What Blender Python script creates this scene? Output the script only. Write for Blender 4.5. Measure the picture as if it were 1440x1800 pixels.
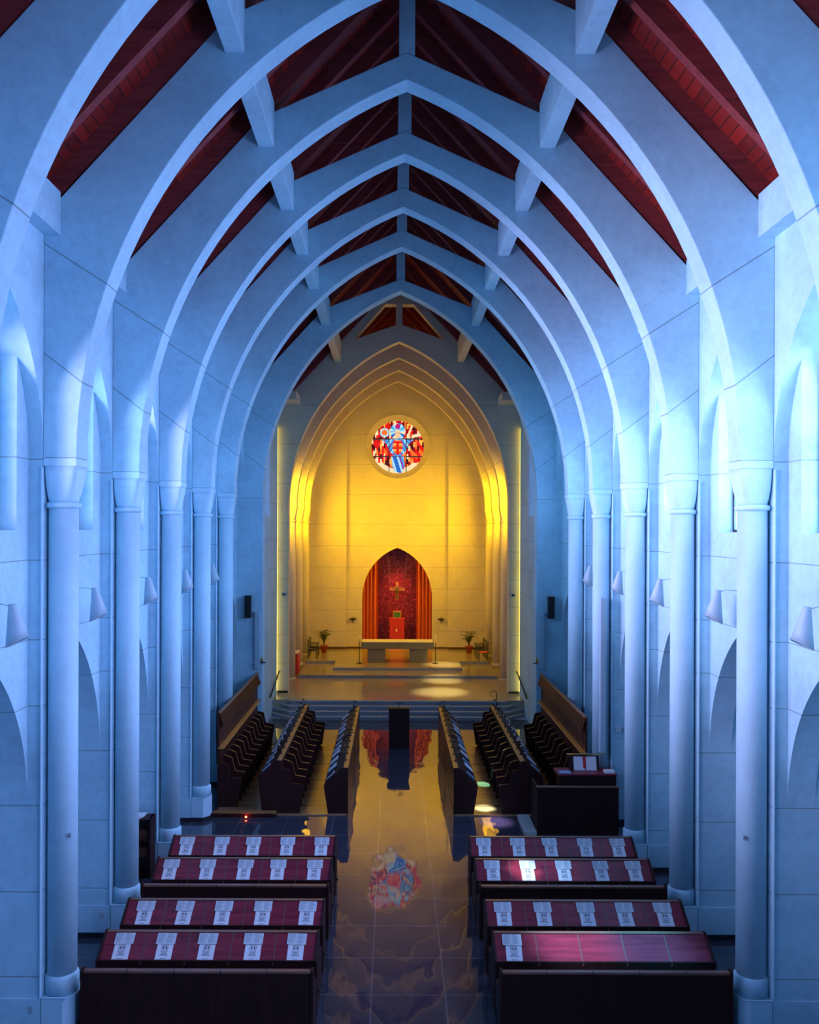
import bpy, bmesh, math, random
from mathutils import Vector, Matrix
random.seed(7)
for o in list(bpy.data.objects): bpy.data.objects.remove(o, do_unlink=True)
SC = bpy.context.scene
COL = SC.collection
PI = math.pi

# ------------------------------------------------------------------ camera, world, exposure
CX, CH, F = -0.2255, 7.7, 1500.0
cd = bpy.data.cameras.new('camera'); cam = bpy.data.objects.new('camera', cd); COL.objects.link(cam)
cd.sensor_fit = 'HORIZONTAL'; cd.sensor_width = 36; cd.lens = 36 * F / 1440
cd.shift_x = (720 - 691.7) / 1440; cd.shift_y = 28.6 / 1440
cd.clip_end = 200; cd.clip_start = 0.05
cam.matrix_world = Matrix.Translation((CX, 0, CH)) @ Matrix.Rotation(PI / 2, 4, 'X') @ Matrix.Rotation(math.radians(0.21), 4, 'Z')
SC.camera = cam
SC.view_settings.view_transform = 'Standard'; SC.view_settings.look = 'None'
SC.view_settings.gamma = 1; SC.view_settings.use_curve_mapping = False
SC.view_settings.exposure = 0.06
w = bpy.data.worlds.new('world'); SC.world = w; w.use_nodes = True
w.node_tree.nodes['Background'].inputs[0].default_value = (0.25, 0.4, 0.9, 1)
w.node_tree.nodes['Background'].inputs[1].default_value = 0.1
# daylight strengths of the stained glass
BLUE_L, BLUE_R, AMBER, ROSE = 0.8, 1.8, 0.9, 1.3
def spot(name, loc, target, energy, color, size_deg, blend=0.5, radius=0.05):
    l = bpy.data.lights.new(name, 'SPOT'); l.energy = energy; l.color = color
    l.spot_size = math.radians(size_deg); l.spot_blend = blend; l.shadow_soft_size = radius
    o = bpy.data.objects.new(name, l); COL.objects.link(o); o.location = loc
    d = Vector(target) - Vector(loc); o.rotation_euler = d.to_track_quat('-Z', 'Y').to_euler()
    return o
def daylight(name, loc, aim, energy, color, sx, sz, spread):
    l = bpy.data.lights.new(name, 'AREA'); l.shape = 'RECTANGLE'; l.size = sx; l.size_y = sz; l.energy = energy; l.color = color; l.spread = math.radians(spread)
    o = bpy.data.objects.new(name, l); COL.objects.link(o); o.location = loc
    o.rotation_euler = Vector(aim).to_track_quat('-Z', 'Y').to_euler(); return o
LEFTC = {-4: (0.1, 0.4, 0.8), -3: (0.1, 0.4, 0.8), -2: (0.4, 0.45, 0.8), -1: (0.75, 0.52, 0.8), 0: (0.65, 0.5, 0.8), 1: (0.42, 0.48, 0.78), 2: (0.62, 0.46, 0.8), 3: (0.68, 0.44, 0.8), 4: (0.3, 0.48, 0.8), 5: (0.06, 0.42, 0.8)}
for k in range(-4, 6):      # daylight through each window pair, just inside the glass
    yc = (3.057 + k) * 3.17 + 0.457 + 1.3565
    daylight('daylight_left', (-6.08, yc, 9.0), (1, 0.2 if k < 3 else 0.0, 0.02), (215 if k < 3 else 200) if k < 5 else 45, LEFTC[k], 1.3, 2.5, 78)
    daylight('daylight_right', (6.08, yc, 9.0), (-1, 0.2 if k < 3 else -0.1, -0.25), (135 if k < 3 else 165) if k < 5 else 45, (0.40, 0.40, 0.82) if k < 3 else (0.20, 0.38, 0.84), 1.6, 2.6, 118)
for yc in (38.6, 41.83, 45.03):
    for sg in (-1, 1): daylight('daylight_amber', (sg * 5.78, yc, 8.9), (-sg, 1.0, -0.3), 175, (1.0, 0.55, 0.0), 1.8, 2.5, 118)
for sg in (-1, 1): daylight('daylight_chancel', (sg * 5.16, 33.3, 9.5), (-sg, 0.0, -0.25), 85, (0.0, 0.26, 0.9), 1.4, 2.4, 105)  # added blue fill to colour the side walls behind the chancel arch
SUNW = (-5.45, 9.9)     # beams of sun enter by the high windows of the left wall
spot('sunbeam_pew', (-5.3, 11.5, 9.6), (2.75, 13.85, 0.95), 26000, (0.38, 0.62, 1.0), 6.4, 1.0, 0.15)
spot('sunbeam_pew_blue', (-5.3, 11.6, 9.9), (3.9, 13.8, 0.95), 30000, (0.08, 0.55, 1.0), 5.8, 1.0, 0.15)
spot('sunbeam_booklet', (-5.3, 14.6, 9.6), (2.38, 16.9, 0.95), 9000, (0.9, 0.95, 1.0), 2.6, 0.5, 0.05)
spot('sunbeam_booklet_wide', (-5.3, 14.6, 9.4), (2.7, 16.9, 0.95), 6500, (0.35, 0.6, 1.0), 7, 1.0, 0.15)
spot('sunbeam_stall', (5.3, 20.6, 9.6), (2.30, 23.4, 0.05), 26000, (0.55, 0.9, 1.0), 3.6, 0.7, 0.05)
spot('sunbeam_stall_green', (5.3, 21.2, 9.6), (2.5, 25.6, 0.05), 20000, (0.2, 0.95, 1.0), 3.0, 0.7, 0.05)
spot('sunbeam_floor', (5.3, 20.0, 9.6), (2.5, 22.4, 0.0), 16000, (0.75, 0.5, 1.0), 5.5, 0.9, 0.12)
spot('spotlight_altar', (4.3, 38.3, 12.0), (2.3, 42.6, 0.9), 9000, (1.0, 0.78, 0.35), 11, 1.0, 0.1)  # these three lamps are added inside, standing in for sun patches on the floor
spot('spotlight_landing', (4.3, 38.2, 12.0), (1.85, 37.0, 0.6), 10000, (1.0, 0.80, 0.35), 14, 1.0, 0.1)
spot('spotlight_step', (4.3, 38.2, 12.0), (2.1, 39.8, 0.6), 9000, (1.0, 0.78, 0.35), 11, 1.0, 0.1)

# ------------------------------------------------------------------ node helpers
def nmat(name):
    m = bpy.data.materials.new(name); m.use_nodes = True
    nt = m.node_tree; b = nt.nodes['Principled BSDF']
    return m, nt, b
def N(nt, t, **kw):
    n = nt.nodes.new(t)
    for k, v in kw.items(): setattr(n, k, v)
    return n
def math_(nt, op, a, b=None, c=None):
    n = N(nt, 'ShaderNodeMath', operation=op)
    for i, v in enumerate((a, b, c)):
        if v is None: continue
        if isinstance(v, (int, float)): n.inputs[i].default_value = v
        else: nt.links.new(v, n.inputs[i])
    return n.outputs[0]
def mixc(nt, fac, a, b, mode='MIX'):
    n = N(nt, 'ShaderNodeMix', data_type='RGBA', blend_type=mode)
    if isinstance(fac, (int, float)): n.inputs[0].default_value = fac
    else: nt.links.new(fac, n.inputs[0])
    for i, v in ((6, a), (7, b)):
        if isinstance(v, (tuple, list)): n.inputs[i].default_value = (*v[:3], 1)
        else: nt.links.new(v, n.inputs[i])
    return n.outputs[2]
def noise(nt, vec, scale, detail=4, rough=0.5):
    n = N(nt, 'ShaderNodeTexNoise'); n.inputs['Scale'].default_value = scale
    n.inputs['Detail'].default_value = detail; n.inputs['Roughness'].default_value = rough
    nt.links.new(vec, n.inputs['Vector']); return n.outputs[0]
def geopos(nt):
    g = N(nt, 'ShaderNodeNewGeometry'); s = N(nt, 'ShaderNodeSeparateXYZ')
    nt.links.new(g.outputs['Position'], s.inputs[0]); return g.outputs['Position'], s
def bump(nt, b, h, strength, dist=0.02):
    n = N(nt, 'ShaderNodeBump'); n.inputs['Strength'].default_value = strength; n.inputs['Distance'].default_value = dist
    nt.links.new(h, n.inputs['Height']); nt.links.new(n.outputs[0], b.inputs['Normal'])
def maprange(nt, v, a, b_, c, d):
    n = N(nt, 'ShaderNodeMapRange'); nt.links.new(v, n.inputs[0])
    for i, x in enumerate((a, b_, c, d)): n.inputs[i + 1].default_value = x
    return n.outputs[0]
def plain(name, col, rough=0.5, metal=0.0, var=0.0, scale=8):
    m, nt, b = nmat(name)
    b.inputs['Base Color'].default_value = (*col, 1); b.inputs['Roughness'].default_value = rough; b.inputs['Metallic'].default_value = metal
    p, s = geopos(nt); n = noise(nt, p, scale)
    if var: nt.links.new(mixc(nt, n, tuple(c * (1 - var) for c in col), tuple(min(1, c * (1 + var)) for c in col)), b.inputs['Base Color'])
    return m
def plaster(name, col, levels=(), sloped=(), mott=0.24):
    """cast concrete with thin dark construction joints at given heights"""
    m, nt, b = nmat(name); p, s = geopos(nt)
    n1 = noise(nt, p, 0.9, 6, 0.6); n2 = noise(nt, p, 7, 5, 0.65)
    f = math_(nt, 'ADD', maprange(nt, n1, 0.3, 0.7, 0, 0.6), maprange(nt, n2, 0.3, 0.7, 0, 0.4))
    c = mixc(nt, f, tuple(x * (1 - mott) for x in col), tuple(min(0.95, x * (1 + mott * 0.5)) for x in col))
    # faint pour lines of the concrete
    st = N(nt, 'ShaderNodeMapping'); st.inputs['Scale'].default_value = (0.5, 0.5, 6.0); nt.links.new(p, st.inputs['Vector'])
    n3 = noise(nt, st.outputs[0], 0.8, 3); c = mixc(nt, maprange(nt, n3, 0.55, 0.75, 0, 0.25), c, tuple(min(0.95, x * 1.12) for x in col))
    tot = None
    for z in levels:
        l = math_(nt, 'LESS_THAN', math_(nt, 'ABSOLUTE', math_(nt, 'SUBTRACT', s.outputs[2], z)), 0.008)
        tot = l if tot is None else math_(nt, 'MAXIMUM', tot, l)
    for (z0, x0, k) in sloped:      # z = z0 + k(|x|-x0)
        ax = math_(nt, 'SUBTRACT', math_(nt, 'ABSOLUTE', s.outputs[0]), x0)
        zz = math_(nt, 'SUBTRACT', math_(nt, 'SUBTRACT', s.outputs[2], z0), math_(nt, 'MULTIPLY', ax, k))
        l = math_(nt, 'LESS_THAN', math_(nt, 'ABSOLUTE', zz), 0.012)
        tot = l if tot is None else math_(nt, 'MAXIMUM', tot, l)
    if tot is not None: c = mixc(nt, math_(nt, 'MULTIPLY', tot, 0.55), c, (0.08, 0.09, 0.11))
    nt.links.new(c, b.inputs['Base Color']); b.inputs['Roughness'].default_value = 0.75
    b.inputs['Specular IOR Level'].default_value = 0.25
    bump(nt, b, n2, 0.12, 0.02)
    return m
def wood(name, col, rough=0.35, axis=1, scale=1.0, var=0.45, coat=0.0):
    m, nt, b = nmat(name); p, s = geopos(nt)
    mp = N(nt, 'ShaderNodeMapping'); sc = [9 * scale] * 3; sc[axis] = 0.8 * scale; mp.inputs['Scale'].default_value = sc
    nt.links.new(p, mp.inputs['Vector']); n = noise(nt, mp.outputs[0], 1.6, 6, 0.6)
    c = mixc(nt, maprange(nt, n, 0.3, 0.7, 0, 1), tuple(x * (1 - var) for x in col), tuple(min(1, x * (1 + var)) for x in col))
    nt.links.new(c, b.inputs['Base Color']); b.inputs['Roughness'].default_value = rough
    b.inputs['Coat Weight'].default_value = coat; b.inputs['Coat Roughness'].default_value = 0.15
    b.inputs['Specular IOR Level'].default_value = 0.3
    bump(nt, b, n, 0.06, 0.01)
    return m
def glassy(name, cols, strength, scale=2.2):
    """sunlit stained glass: small quarries of colour that give off daylight"""
    m, nt, b = nmat(name); nt.nodes.remove(b); p, s = geopos(nt)
    v = N(nt, 'ShaderNodeTexVoronoi'); v.inputs['Scale'].default_value = scale; nt.links.new(p, v.inputs['Vector'])
    r = N(nt, 'ShaderNodeValToRGB'); r.color_ramp.interpolation = 'CONSTANT'
    sx = N(nt, 'ShaderNodeSeparateColor'); nt.links.new(v.outputs['Color'], sx.inputs[0]); nt.links.new(sx.outputs[0], r.inputs[0])
    e = r.color_ramp.elements
    while len(e) < len(cols): e.new(0.5)
    for i, c in enumerate(cols): e[i].position = i / len(cols); e[i].color = (*c, 1)
    em = N(nt, 'ShaderNodeEmission'); em.inputs[1].default_value = strength; nt.links.new(r.outputs[0], em.inputs[0])
    tr = N(nt, 'ShaderNodeBsdfTransparent'); tr.inputs[0].default_value = (0.95, 0.95, 0.95, 1)
    ad = N(nt, 'ShaderNodeAddShader'); nt.links.new(em.outputs[0], ad.inputs[0]); nt.links.new(tr.outputs[0], ad.inputs[1])
    nt.links.new(ad.outputs[0], nt.nodes['Material Output'].inputs[0])
    return m
def emit(name, col, strength):
    m, nt, b = nmat(name); nt.nodes.remove(b)
    em = N(nt, 'ShaderNodeEmission'); em.inputs[0].default_value = (*col, 1); em.inputs[1].default_value = strength
    nt.links.new(em.outputs[0], nt.nodes['Material Output'].inputs[0]); return m

WALLC_BLUELIT = (0.45, 0.75, 0.89)  # concrete colour with the blue window light mixed in
M = {}
M['wall'] = plaster('wall_concrete', WALLC_BLUELIT, (0.92, 2.2, 3.5, 5.0, 6.0, 7.2, 8.72))
M['rib'] = plaster('rib_concrete', WALLC_BLUELIT, (8.74,), ((11.95, 5.47, 0.64), (10.3, 5.47, 0.77)), 0.24)
M['column'] = plaster('column_concrete', (0.50, 0.79, 0.92), (), (), 0.12)  # columns carry the same blue window light in their colour
M['chancel_wall'] = plaster('chancel_concrete', (0.74, 0.67, 0.50), (1.9, 3.1, 4.3, 5.5, 6.7, 7.9, 9.6, 11.3, 13.0), (), 0.14)  # same concrete with the amber light mixed into its colour
M['chancel_rib'] = plaster('chancel_rib_concrete', (0.74, 0.67, 0.50), (8.7,), ((11.0, 5.0, 0.64),), 0.12)  # amber light mixed into the rib colour as well
M['deck'] = None
def deck_mat():
    m, nt, b = nmat('roof_boards'); p, s = geopos(nt)
    ax = math_(nt, 'ABSOLUTE', s.outputs[0]); k = math_(nt, 'MULTIPLY', ax, 1 / 0.13)
    fr = math_(nt, 'FRACT', k); fl = math_(nt, 'FLOOR', k)
    wn = N(nt, 'ShaderNodeTexWhiteNoise', noise_dimensions='1D'); nt.links.new(fl, wn.inputs['W'])
    n = noise(nt, p, 6, 6); f = math_(nt, 'ADD', math_(nt, 'MULTIPLY', wn.outputs[0], 0.6), math_(nt, 'MULTIPLY', n, 0.4))
    c = mixc(nt, f, (0.08, 0.004, 0.003), (0.42, 0.018, 0.009))
    c = mixc(nt, math_(nt, 'LESS_THAN', fr, 0.09), c, (0.02, 0.005, 0.004))
    nt.links.new(c, b.inputs['Base Color']); b.inputs['Roughness'].default_value = 0.6; return m
M['deck'] = deck_mat()
M['rafter'] = wood('rafter_wood', (0.26, 0.04, 0.038), 0.6, 0, 1.0, 0.3)
def floor_mat():
    m, nt, b = nmat('terrazzo'); p, s = geopos(nt)
    n = noise(nt, p, 60, 3, 0.8); n2 = noise(nt, p, 0.7, 4)
    c = mixc(nt, maprange(nt, n, 0.35, 0.65, 0, 1), (0.015, 0.017, 0.03), (0.085, 0.09, 0.125))
    c = mixc(nt, maprange(nt, n2, 0.35, 0.65, 0, 0.4), c, (0.04, 0.04, 0.055))
    j = None
    for ax in (0, 1):
        fr = math_(nt, 'FRACT', math_(nt, 'MULTIPLY', math_(nt, 'ADD', s.outputs[ax], 0.61 + 100), 1 / 1.22))
        l = math_(nt, 'LESS_THAN', fr, 0.012); j = l if j is None else math_(nt, 'MAXIMUM', j, l)
    c = mixc(nt, math_(nt, 'MULTIPLY', j, 0.35), c, (0.35, 0.34, 0.36))
    nt.links.new(c, b.inputs['Base Color']); b.inputs['Roughness'].default_value = 0.04
    b.inputs['IOR'].default_value = 2.0
    mp = N(nt, 'ShaderNodeMapping'); mp.inputs['Scale'].default_value = (1.6, 0.55, 1); nt.links.new(p, mp.inputs['Vector'])
    h = noise(nt, mp.outputs[0], 1.3, 1.5, 0.4)
    bump(nt, b, h, 0.22, 0.06)
    return m
M['floor'] = floor_mat()
def sfloor_mat(name, a, b2, ior=1.6, rough=0.16):
    m, nt, b = nmat(name); p, s = geopos(nt); n = noise(nt, p, 45, 3, 0.8)
    c = mixc(nt, maprange(nt, n, 0.35, 0.65, 0, 1), a, b2)
    fr = math_(nt, 'FRACT', math_(nt, 'MULTIPLY', math_(nt, 'ADD', s.outputs[1], 100), 1 / 1.0))
    nt.links.new(mixc(nt, math_(nt, 'MULTIPLY', math_(nt, 'LESS_THAN', fr, 0.02), 0.3), c, (0.2, 0.2, 0.2)), b.inputs['Base Color'])
    b.inputs['Roughness'].default_value = rough; b.inputs['IOR'].default_value = ior
    bump(nt, b, noise(nt, p, 2, 2), 0.1, 0.03); return m
M['chancel_floor'] = sfloor_mat('chancel_floor', (0.38, 0.33, 0.20), (0.56, 0.49, 0.32), 1.9, 0.12)
M['riser'] = sfloor_mat('granite_riser', (0.12, 0.14, 0.16), (0.5, 0.53, 0.56), 1.5, 0.4)
M['nosing'] = plain('step_nosing', (0.65, 0.62, 0.55), 0.5, 0, 0.1)
M['black'] = plain('black_paint', (0.012, 0.012, 0.014), 0.45)
M['baseboard'] = plain('black_baseboard', (0.015, 0.015, 0.02), 0.4)
M['pew'] = wood('pew_mahogany', (0.24, 0.022, 0.042), 0.36, 0, 1.0, 0.4, 0.12)
M['pewdark'] = wood('pew_dark_walnut', (0.03, 0.007, 0.006), 0.6, 2, 1.0, 0.4, 0.0)
M['pewrail'] = wood('pew_rail_oak', (0.24, 0.11, 0.07), 0.3, 0, 1.0, 0.25, 0.3)
M['stall'] = wood('stall_walnut', (0.04, 0.010, 0.008), 0.5, 2, 1.0, 0.4, 0.0)
M['stallrail'] = wood('stall_oak', (0.34, 0.15, 0.05), 0.35, 1, 1.0, 0.25, 0.1)
M['ledge'] = wood('ledge_oak', (0.70, 0.30, 0.07), 0.4, 1, 1.0, 0.2, 0.1)
M['stallpanel'] = wood('stall_panel_wood', (0.10, 0.03, 0.02), 0.45, 1, 1.0, 0.3, 0.1)
def plank_mat():
    m, nt, b = nmat('oak_planks'); p, s = geopos(nt)
    k = math_(nt, 'MULTIPLY', math_(nt, 'ADD', s.outputs[1], 50), 1 / 0.14); fr = math_(nt, 'FRACT', k); fl = math_(nt, 'FLOOR', k)
    wn = N(nt, 'ShaderNodeTexWhiteNoise', noise_dimensions='1D'); nt.links.new(fl, wn.inputs['W'])
    c = mixc(nt, wn.outputs[0], (0.28, 0.14, 0.06), (0.46, 0.26, 0.12)); c = mixc(nt, math_(nt, 'LESS_THAN', fr, 0.05), c, (0.08, 0.04, 0.02))
    nt.links.new(c, b.inputs['Base Color']); b.inputs['Roughness'].default_value = 0.2; b.inputs['IOR'].default_value = 1.6; return m
M['planks'] = plank_mat()
M['strip'] = plain('divider_wood', (0.16, 0.06, 0.055), 0.4)
M['paper'] = plain('white_paper', (0.82, 0.84, 0.86), 0.7, 0, 0.03)
M['paper2'] = plain('grey_leaflet_paper', (0.66, 0.70, 0.72), 0.7, 0, 0.03)
M['ink'] = plain('dark_blue_ink', (0.02, 0.035, 0.07), 0.6)
M['inkfaint'] = plain('faint_ink', (0.30, 0.36, 0.42), 0.6)
M['bookblue'] = plain('blue_book_cloth', (0.25, 0.42, 0.62), 0.45, 0, 0.15)
M['bookdark'] = plain('navy_book_cloth', (0.06, 0.09, 0.18), 0.45, 0, 0.1)
M['metal'] = plain('brushed_steel', (0.6, 0.6, 0.62), 0.3, 0.9)
M['brass'] = plain('old_brass', (0.6, 0.42, 0.14), 0.3, 0.9)
M['bronze'] = plain('dark_bronze', (0.03, 0.025, 0.02), 0.5, 0.3)
M['white'] = plain('white_enamel', (0.44, 0.62, 0.72), 0.4)  # white enamel with the walls' blue light mixed into the colour
M['shade'] = plain('white_metal_shade', (0.40, 0.58, 0.66), 0.5, 0, 0.08)  # white metal, tinted by the same blue light as the walls
M['altar'] = plain('altar_limestone', (0.20, 0.19, 0.15), 0.6, 0, 0.12)
M['cloth'] = plain('altar_linen', (0.85, 0.84, 0.8), 0.8)
M['wax'] = plain('candle_wax', (0.9, 0.85, 0.65), 0.5)
M['terracotta'] = plain('red_pot', (0.45, 0.08, 0.05), 0.6, 0, 0.1)
M['leaf'] = plain('palm_leaf', (0.03, 0.09, 0.03), 0.5, 0, 0.3)
M['trunk'] = plain('plant_stem', (0.12, 0.08, 0.04), 0.8)
M['curtain'] = plain('orange_curtain', (0.75, 0.17, 0.06), 0.8, 0, 0.05)
M['redstone'] = plain('red_pedestal', (0.62, 0.035, 0.035), 0.5, 0, 0.1)
M['green'] = plain('green_enamel', (0.06, 0.22, 0.07), 0.4, 0, 0.3, 40)
M['frame'] = plain('gilt_frame', (0.62, 0.22, 0.08), 0.4, 0.2)
M['cross'] = plain('cross_oak', (0.50, 0.22, 0.10), 0.5, 0, 0.15)
M['corpus'] = plain('corpus_bronze', (0.16, 0.16, 0.08), 0.5, 0.3)
M['ribbon'] = plain('red_ribbon', (0.7, 0.02, 0.03), 0.5)
def mosaic():
    m, nt, b = nmat('red_mosaic'); p, s = geopos(nt)
    v = N(nt, 'ShaderNodeTexVoronoi'); v.inputs['Scale'].default_value = 24; nt.links.new(p, v.inputs['Vector'])
    sx = N(nt, 'ShaderNodeSeparateColor'); nt.links.new(v.outputs['Color'], sx.inputs[0])
    r = N(nt, 'ShaderNodeValToRGB'); nt.links.new(sx.outputs[0], r.inputs[0]); e = r.color_ramp.elements
    e[0].color = (0.10, 0.004, 0.008, 1); e[1].color = (0.9, 0.30, 0.22, 1); e[1].position = 1.0
    a = e.new(0.55); a.color = (0.22, 0.012, 0.02, 1); a = e.new(0.93); a.color = (0.42, 0.02, 0.04, 1)
    nt.links.new(r.outputs[0], b.inputs['Base Color']); b.inputs['Roughness'].default_value = 0.4; return m
M['mosaic'] = mosaic()
M['redlamp'] = emit('red_lamp_glow', (1, 0.06, 0.02), 25)
BL = [(0.10, 0.32, 1.0), (0.22, 0.50, 1.0), (0.30, 0.62, 1.0), (0.16, 0.40, 0.95), (0.40, 0.50, 1.0), (0.14, 0.36, 1.0)]
BR = [(0.16, 0.36, 1.0), (0.30, 0.56, 1.0), (0.62, 0.50, 1.0), (0.20, 0.48, 1.0), (0.45, 0.50, 1.0), (0.16, 0.44, 1.0)]
M['glass_left'] = glassy('blue_glass_left', BL, BLUE_L)
M['glass_right'] = glassy('blue_glass_right', BR, BLUE_R)
M['glass_amber'] = glassy('amber_glass', [(1.0, 0.50, 0.02), (1.0, 0.62, 0.05), (1.0, 0.55, 0.03), (1.0, 0.70, 0.10)], AMBER)

M['glass_deep'] = glassy('deep_blue_glass', [(0.01, 0.09, 0.3), (0.02, 0.12, 0.35)], 0.3)  # for the unseen panes added with the blue chancel fill
M['glass_dim'] = glassy('dim_amber_glass', [(1.0, 0.6, 0.05), (1.0, 0.7, 0.12)], 0.7)  # glow that stands in for amber light on the pier edge

# ------------------------------------------------------------------ mesh helpers
class MB:
    def __init__(s): s.b = bmesh.new(); s.mi = 0
    def face(s, pts):
        vs = [s.b.verts.new(p) for p in pts]
        f = s.b.faces.new(vs); f.material_index = s.mi; return f
    def box(s, x0, x1, y0, y1, z0, z1):
        if x0 > x1: x0, x1 = x1, x0
        return s.prism([(x0, y0), (x1, y0), (x1, y1), (x0, y1)], 'xy', z0, z1)
    def prism(s, poly, plane, d0, d1):
        mp = {'xy': lambda a, b, d: (a, b, d), 'xz': lambda a, b, d: (a, d, b), 'yz': lambda a, b, d: (d, a, b)}[plane]
        A = [s.b.verts.new(mp(a, b, d0)) for a, b in poly]; B = [s.b.verts.new(mp(a, b, d1)) for a, b in poly]
        fs = [s.b.faces.new(A), s.b.faces.new(B[::-1])]
        n = len(poly)
        for i in range(n): fs.append(s.b.faces.new([A[(i + 1) % n], A[i], B[i], B[(i + 1) % n]]))
        for f in fs: f.material_index = s.mi
        return s
    def lathe(s, prof, cx, cy, seg=24, smooth=True):
        rings = []
        for r, z in prof:
            rings.append([s.b.verts.new((cx + r * math.cos(2 * PI * i / seg), cy + r * math.sin(2 * PI * i / seg), z)) for i in range(seg)])
        for a, b in zip(rings, rings[1:]):
            for i in range(seg):
                f = s.b.faces.new([a[i], a[(i + 1) % seg], b[(i + 1) % seg], b[i]]); f.smooth = smooth; f.material_index = s.mi
        for rg, rev in ((rings[0], True), (rings[-1], False)):
            if True:
                f = s.b.faces.new(rg[::-1] if rev else rg); f.material_index = s.mi
        return s
    def loft(s, rings, smooth=True, caps=True):
        R = [[s.b.verts.new(p) for p in r] for r in rings]; n = len(R[0])
        for a, b in zip(R, R[1:]):
            for i in range(n):
                f = s.b.faces.new([a[i], a[(i + 1) % n], b[(i + 1) % n], b[i]]); f.smooth = smooth; f.material_index = s.mi
        if caps:
            for rg in (R[0][::-1], R[-1]):
                f = s.b.faces.new(rg); f.material_index = s.mi
        return s
    def tube(s, pts, r, seg=8):
        pts = [Vector(p) for p in pts]; rs = r if isinstance(r, (list, tuple)) else [r] * len(pts); rings = []
        for i, p in enumerate(pts):
            t = (pts[min(i + 1, len(pts) - 1)] - pts[max(i - 1, 0)]).normalized()
            u = t.cross(Vector((0, 0, 1)));  u = u if u.length > 0.05 else t.cross(Vector((1, 0, 0))); u.normalize(); v = t.cross(u)
            rings.append([p + (u * math.cos(2 * PI * k / seg) + v * math.sin(2 * PI * k / seg)) * rs[i] for k in range(seg)])
        return s.loft(rings)
    def mesh(s, name, mats, off=(0, 0, 0)):
        bmesh.ops.recalc_face_normals(s.b, faces=s.b.faces[:])
        me = bpy.data.meshes.new(name); 
        bmesh.ops.translate(s.b, verts=s.b.verts[:], vec=[-c for c in off]); s.b.to_mesh(me); s.b.free()
        for m in (mats if isinstance(mats, list) else [mats]): me.materials.append(m)
        return me
    def build(s, name, mats, parent=None):
        off = Vector((0, 0, 0)); p = parent
        while p is not None: off += p.location; p = p.parent
        me = s.mesh(name, mats, off)
        o = bpy.data.objects.new(name, me); COL.objects.link(o); o.parent = parent; return o
def bevel(o, w=0.01, seg=2):
    m = o.modifiers.new('bevel', 'BEVEL'); m.width = w; m.segments = seg; m.limit_method = 'ANGLE'; m.angle_limit = math.radians(40); return o
def empty(name, loc): 
    o = bpy.data.objects.new(name, None); COL.objects.link(o); o.location = loc; o.empty_display_size = 0.1; return o
def tag(o, label, cat, group=None):
    o['label'] = label; o['category'] = cat
    if group: o['group'] = group
    return o
def struct(o, label=None):
    o['kind'] = 'structure'
    if label: o['label'] = label
    return o
def inst(name, me, parent, loc=(0, 0, 0), rot=(0, 0, 0)):
    o = bpy.data.objects.new(name, me); COL.objects.link(o); o.parent = parent; o.location = loc; o.rotation_euler = rot; return o
def arch(c, a, spring, rise, n=14):
    """points of a two-centred pointed arch, from left foot over the apex to right foot"""
    R = (a * a + rise * rise) / (2 * a); e = R - a; th = math.atan2(rise, e)
    L = [(c - (R * math.cos(th * i / n) - e), spring + R * math.sin(th * i / n)) for i in range(n + 1)]
    Rr = [(2 * c - x, z) for x, z in L[:-1]][::-1]
    return L + Rr
ORD = ['first', 'second', 'third', 'fourth', 'fifth', 'sixth', 'seventh', 'eighth', 'ninth', 'tenth', 'eleventh', 'twelfth', 'thirteenth']
SIDE = {-1: 'left', 1: 'right'}
B = 3.17; T = 0.457; A = (B - T) / 2
def ZK(k): return (3.057 + k) * B
Z6, ZS1, ZS = 30.1, 36.7, [40.0, 43.2, 46.4]
ZB = 48.2
K0 = -4
YBACK = ZK(K0)

# ------------------------------------------------------------------ floor
m = MB(); m.box(-7.7, 7.7, YBACK - 0.3, Z6 + 4.3, -0.3, 0.0); struct(m.build('floor', M['floor']), 'polished dark terrazzo floor of nave')
# chancel steps and landings
def step_poly(y, x1, ch, yend): return [(-x1 + ch, y), (x1 - ch, y), (x1, y + ch), (x1, yend), (-x1, yend), (-x1, y + ch)]
ys = [34.16, 34.48, 34.80, 35.12]
st = empty('chancel_steps', (0, 34.16, 0)); tag(st, 'four broad blue granite steps with chamfered corners up to the chancel', 'steps')
for i, y in enumerate(ys):
    z0, z1 = 0.15 * i, 0.15 * (i + 1)
    m = MB(); m.prism(step_poly(y, 5.18, 0.75, ys[i + 1] + 0.8 if i < 3 else 36.2), 'xy', z0 + 0.001, z1 - 0.004); m.build('riser', M['riser'], st)
    m = MB(); m.prism([(-5.18, y + 0.75), (-4.43, y - 0.015), (4.43, y - 0.015), (5.18, y + 0.75), (5.18, y + 0.80), (4.41, y + 0.035), (-4.41, y + 0.035), (-5.18, y + 0.80)], 'xy', z1 - 0.03, z1); m.build('nosing', M['nosing'], st)
m = MB(); m.box(-5.6, 5.6, 35.25, 50, 0.3, 0.604); struct(m.build('floor', M['chancel_floor']), 'pale polished chancel landing')
m = MB(); m.mi = 0; m.box(-4.72, 4.72, 40.3, 48.3, 0.604, 0.735); m.mi = 1; m.box(-4.72, 4.72, 40.28, 48.3, 0.735, 0.755)
struct(m.build('floor', [M['riser'], M['chancel_floor']]), 'first sanctuary step running between the yellow columns')
m = MB(); m.mi = 0; P = [(-3.15, 41.6), (3.15, 41.6), (3.15, 43.7), (4.72, 43.7), (4.72, 48.3), (-4.72, 48.3), (-4.72, 43.7), (-3.15, 43.7)]
m.prism(P, 'xy', 0.755, 0.885); m.mi = 1; m.prism(P, 'xy', 0.885, 0.905); struct(m.build('floor', [M['riser'], M['chancel_floor']]), 'upper sanctuary platform carrying the altar')

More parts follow.
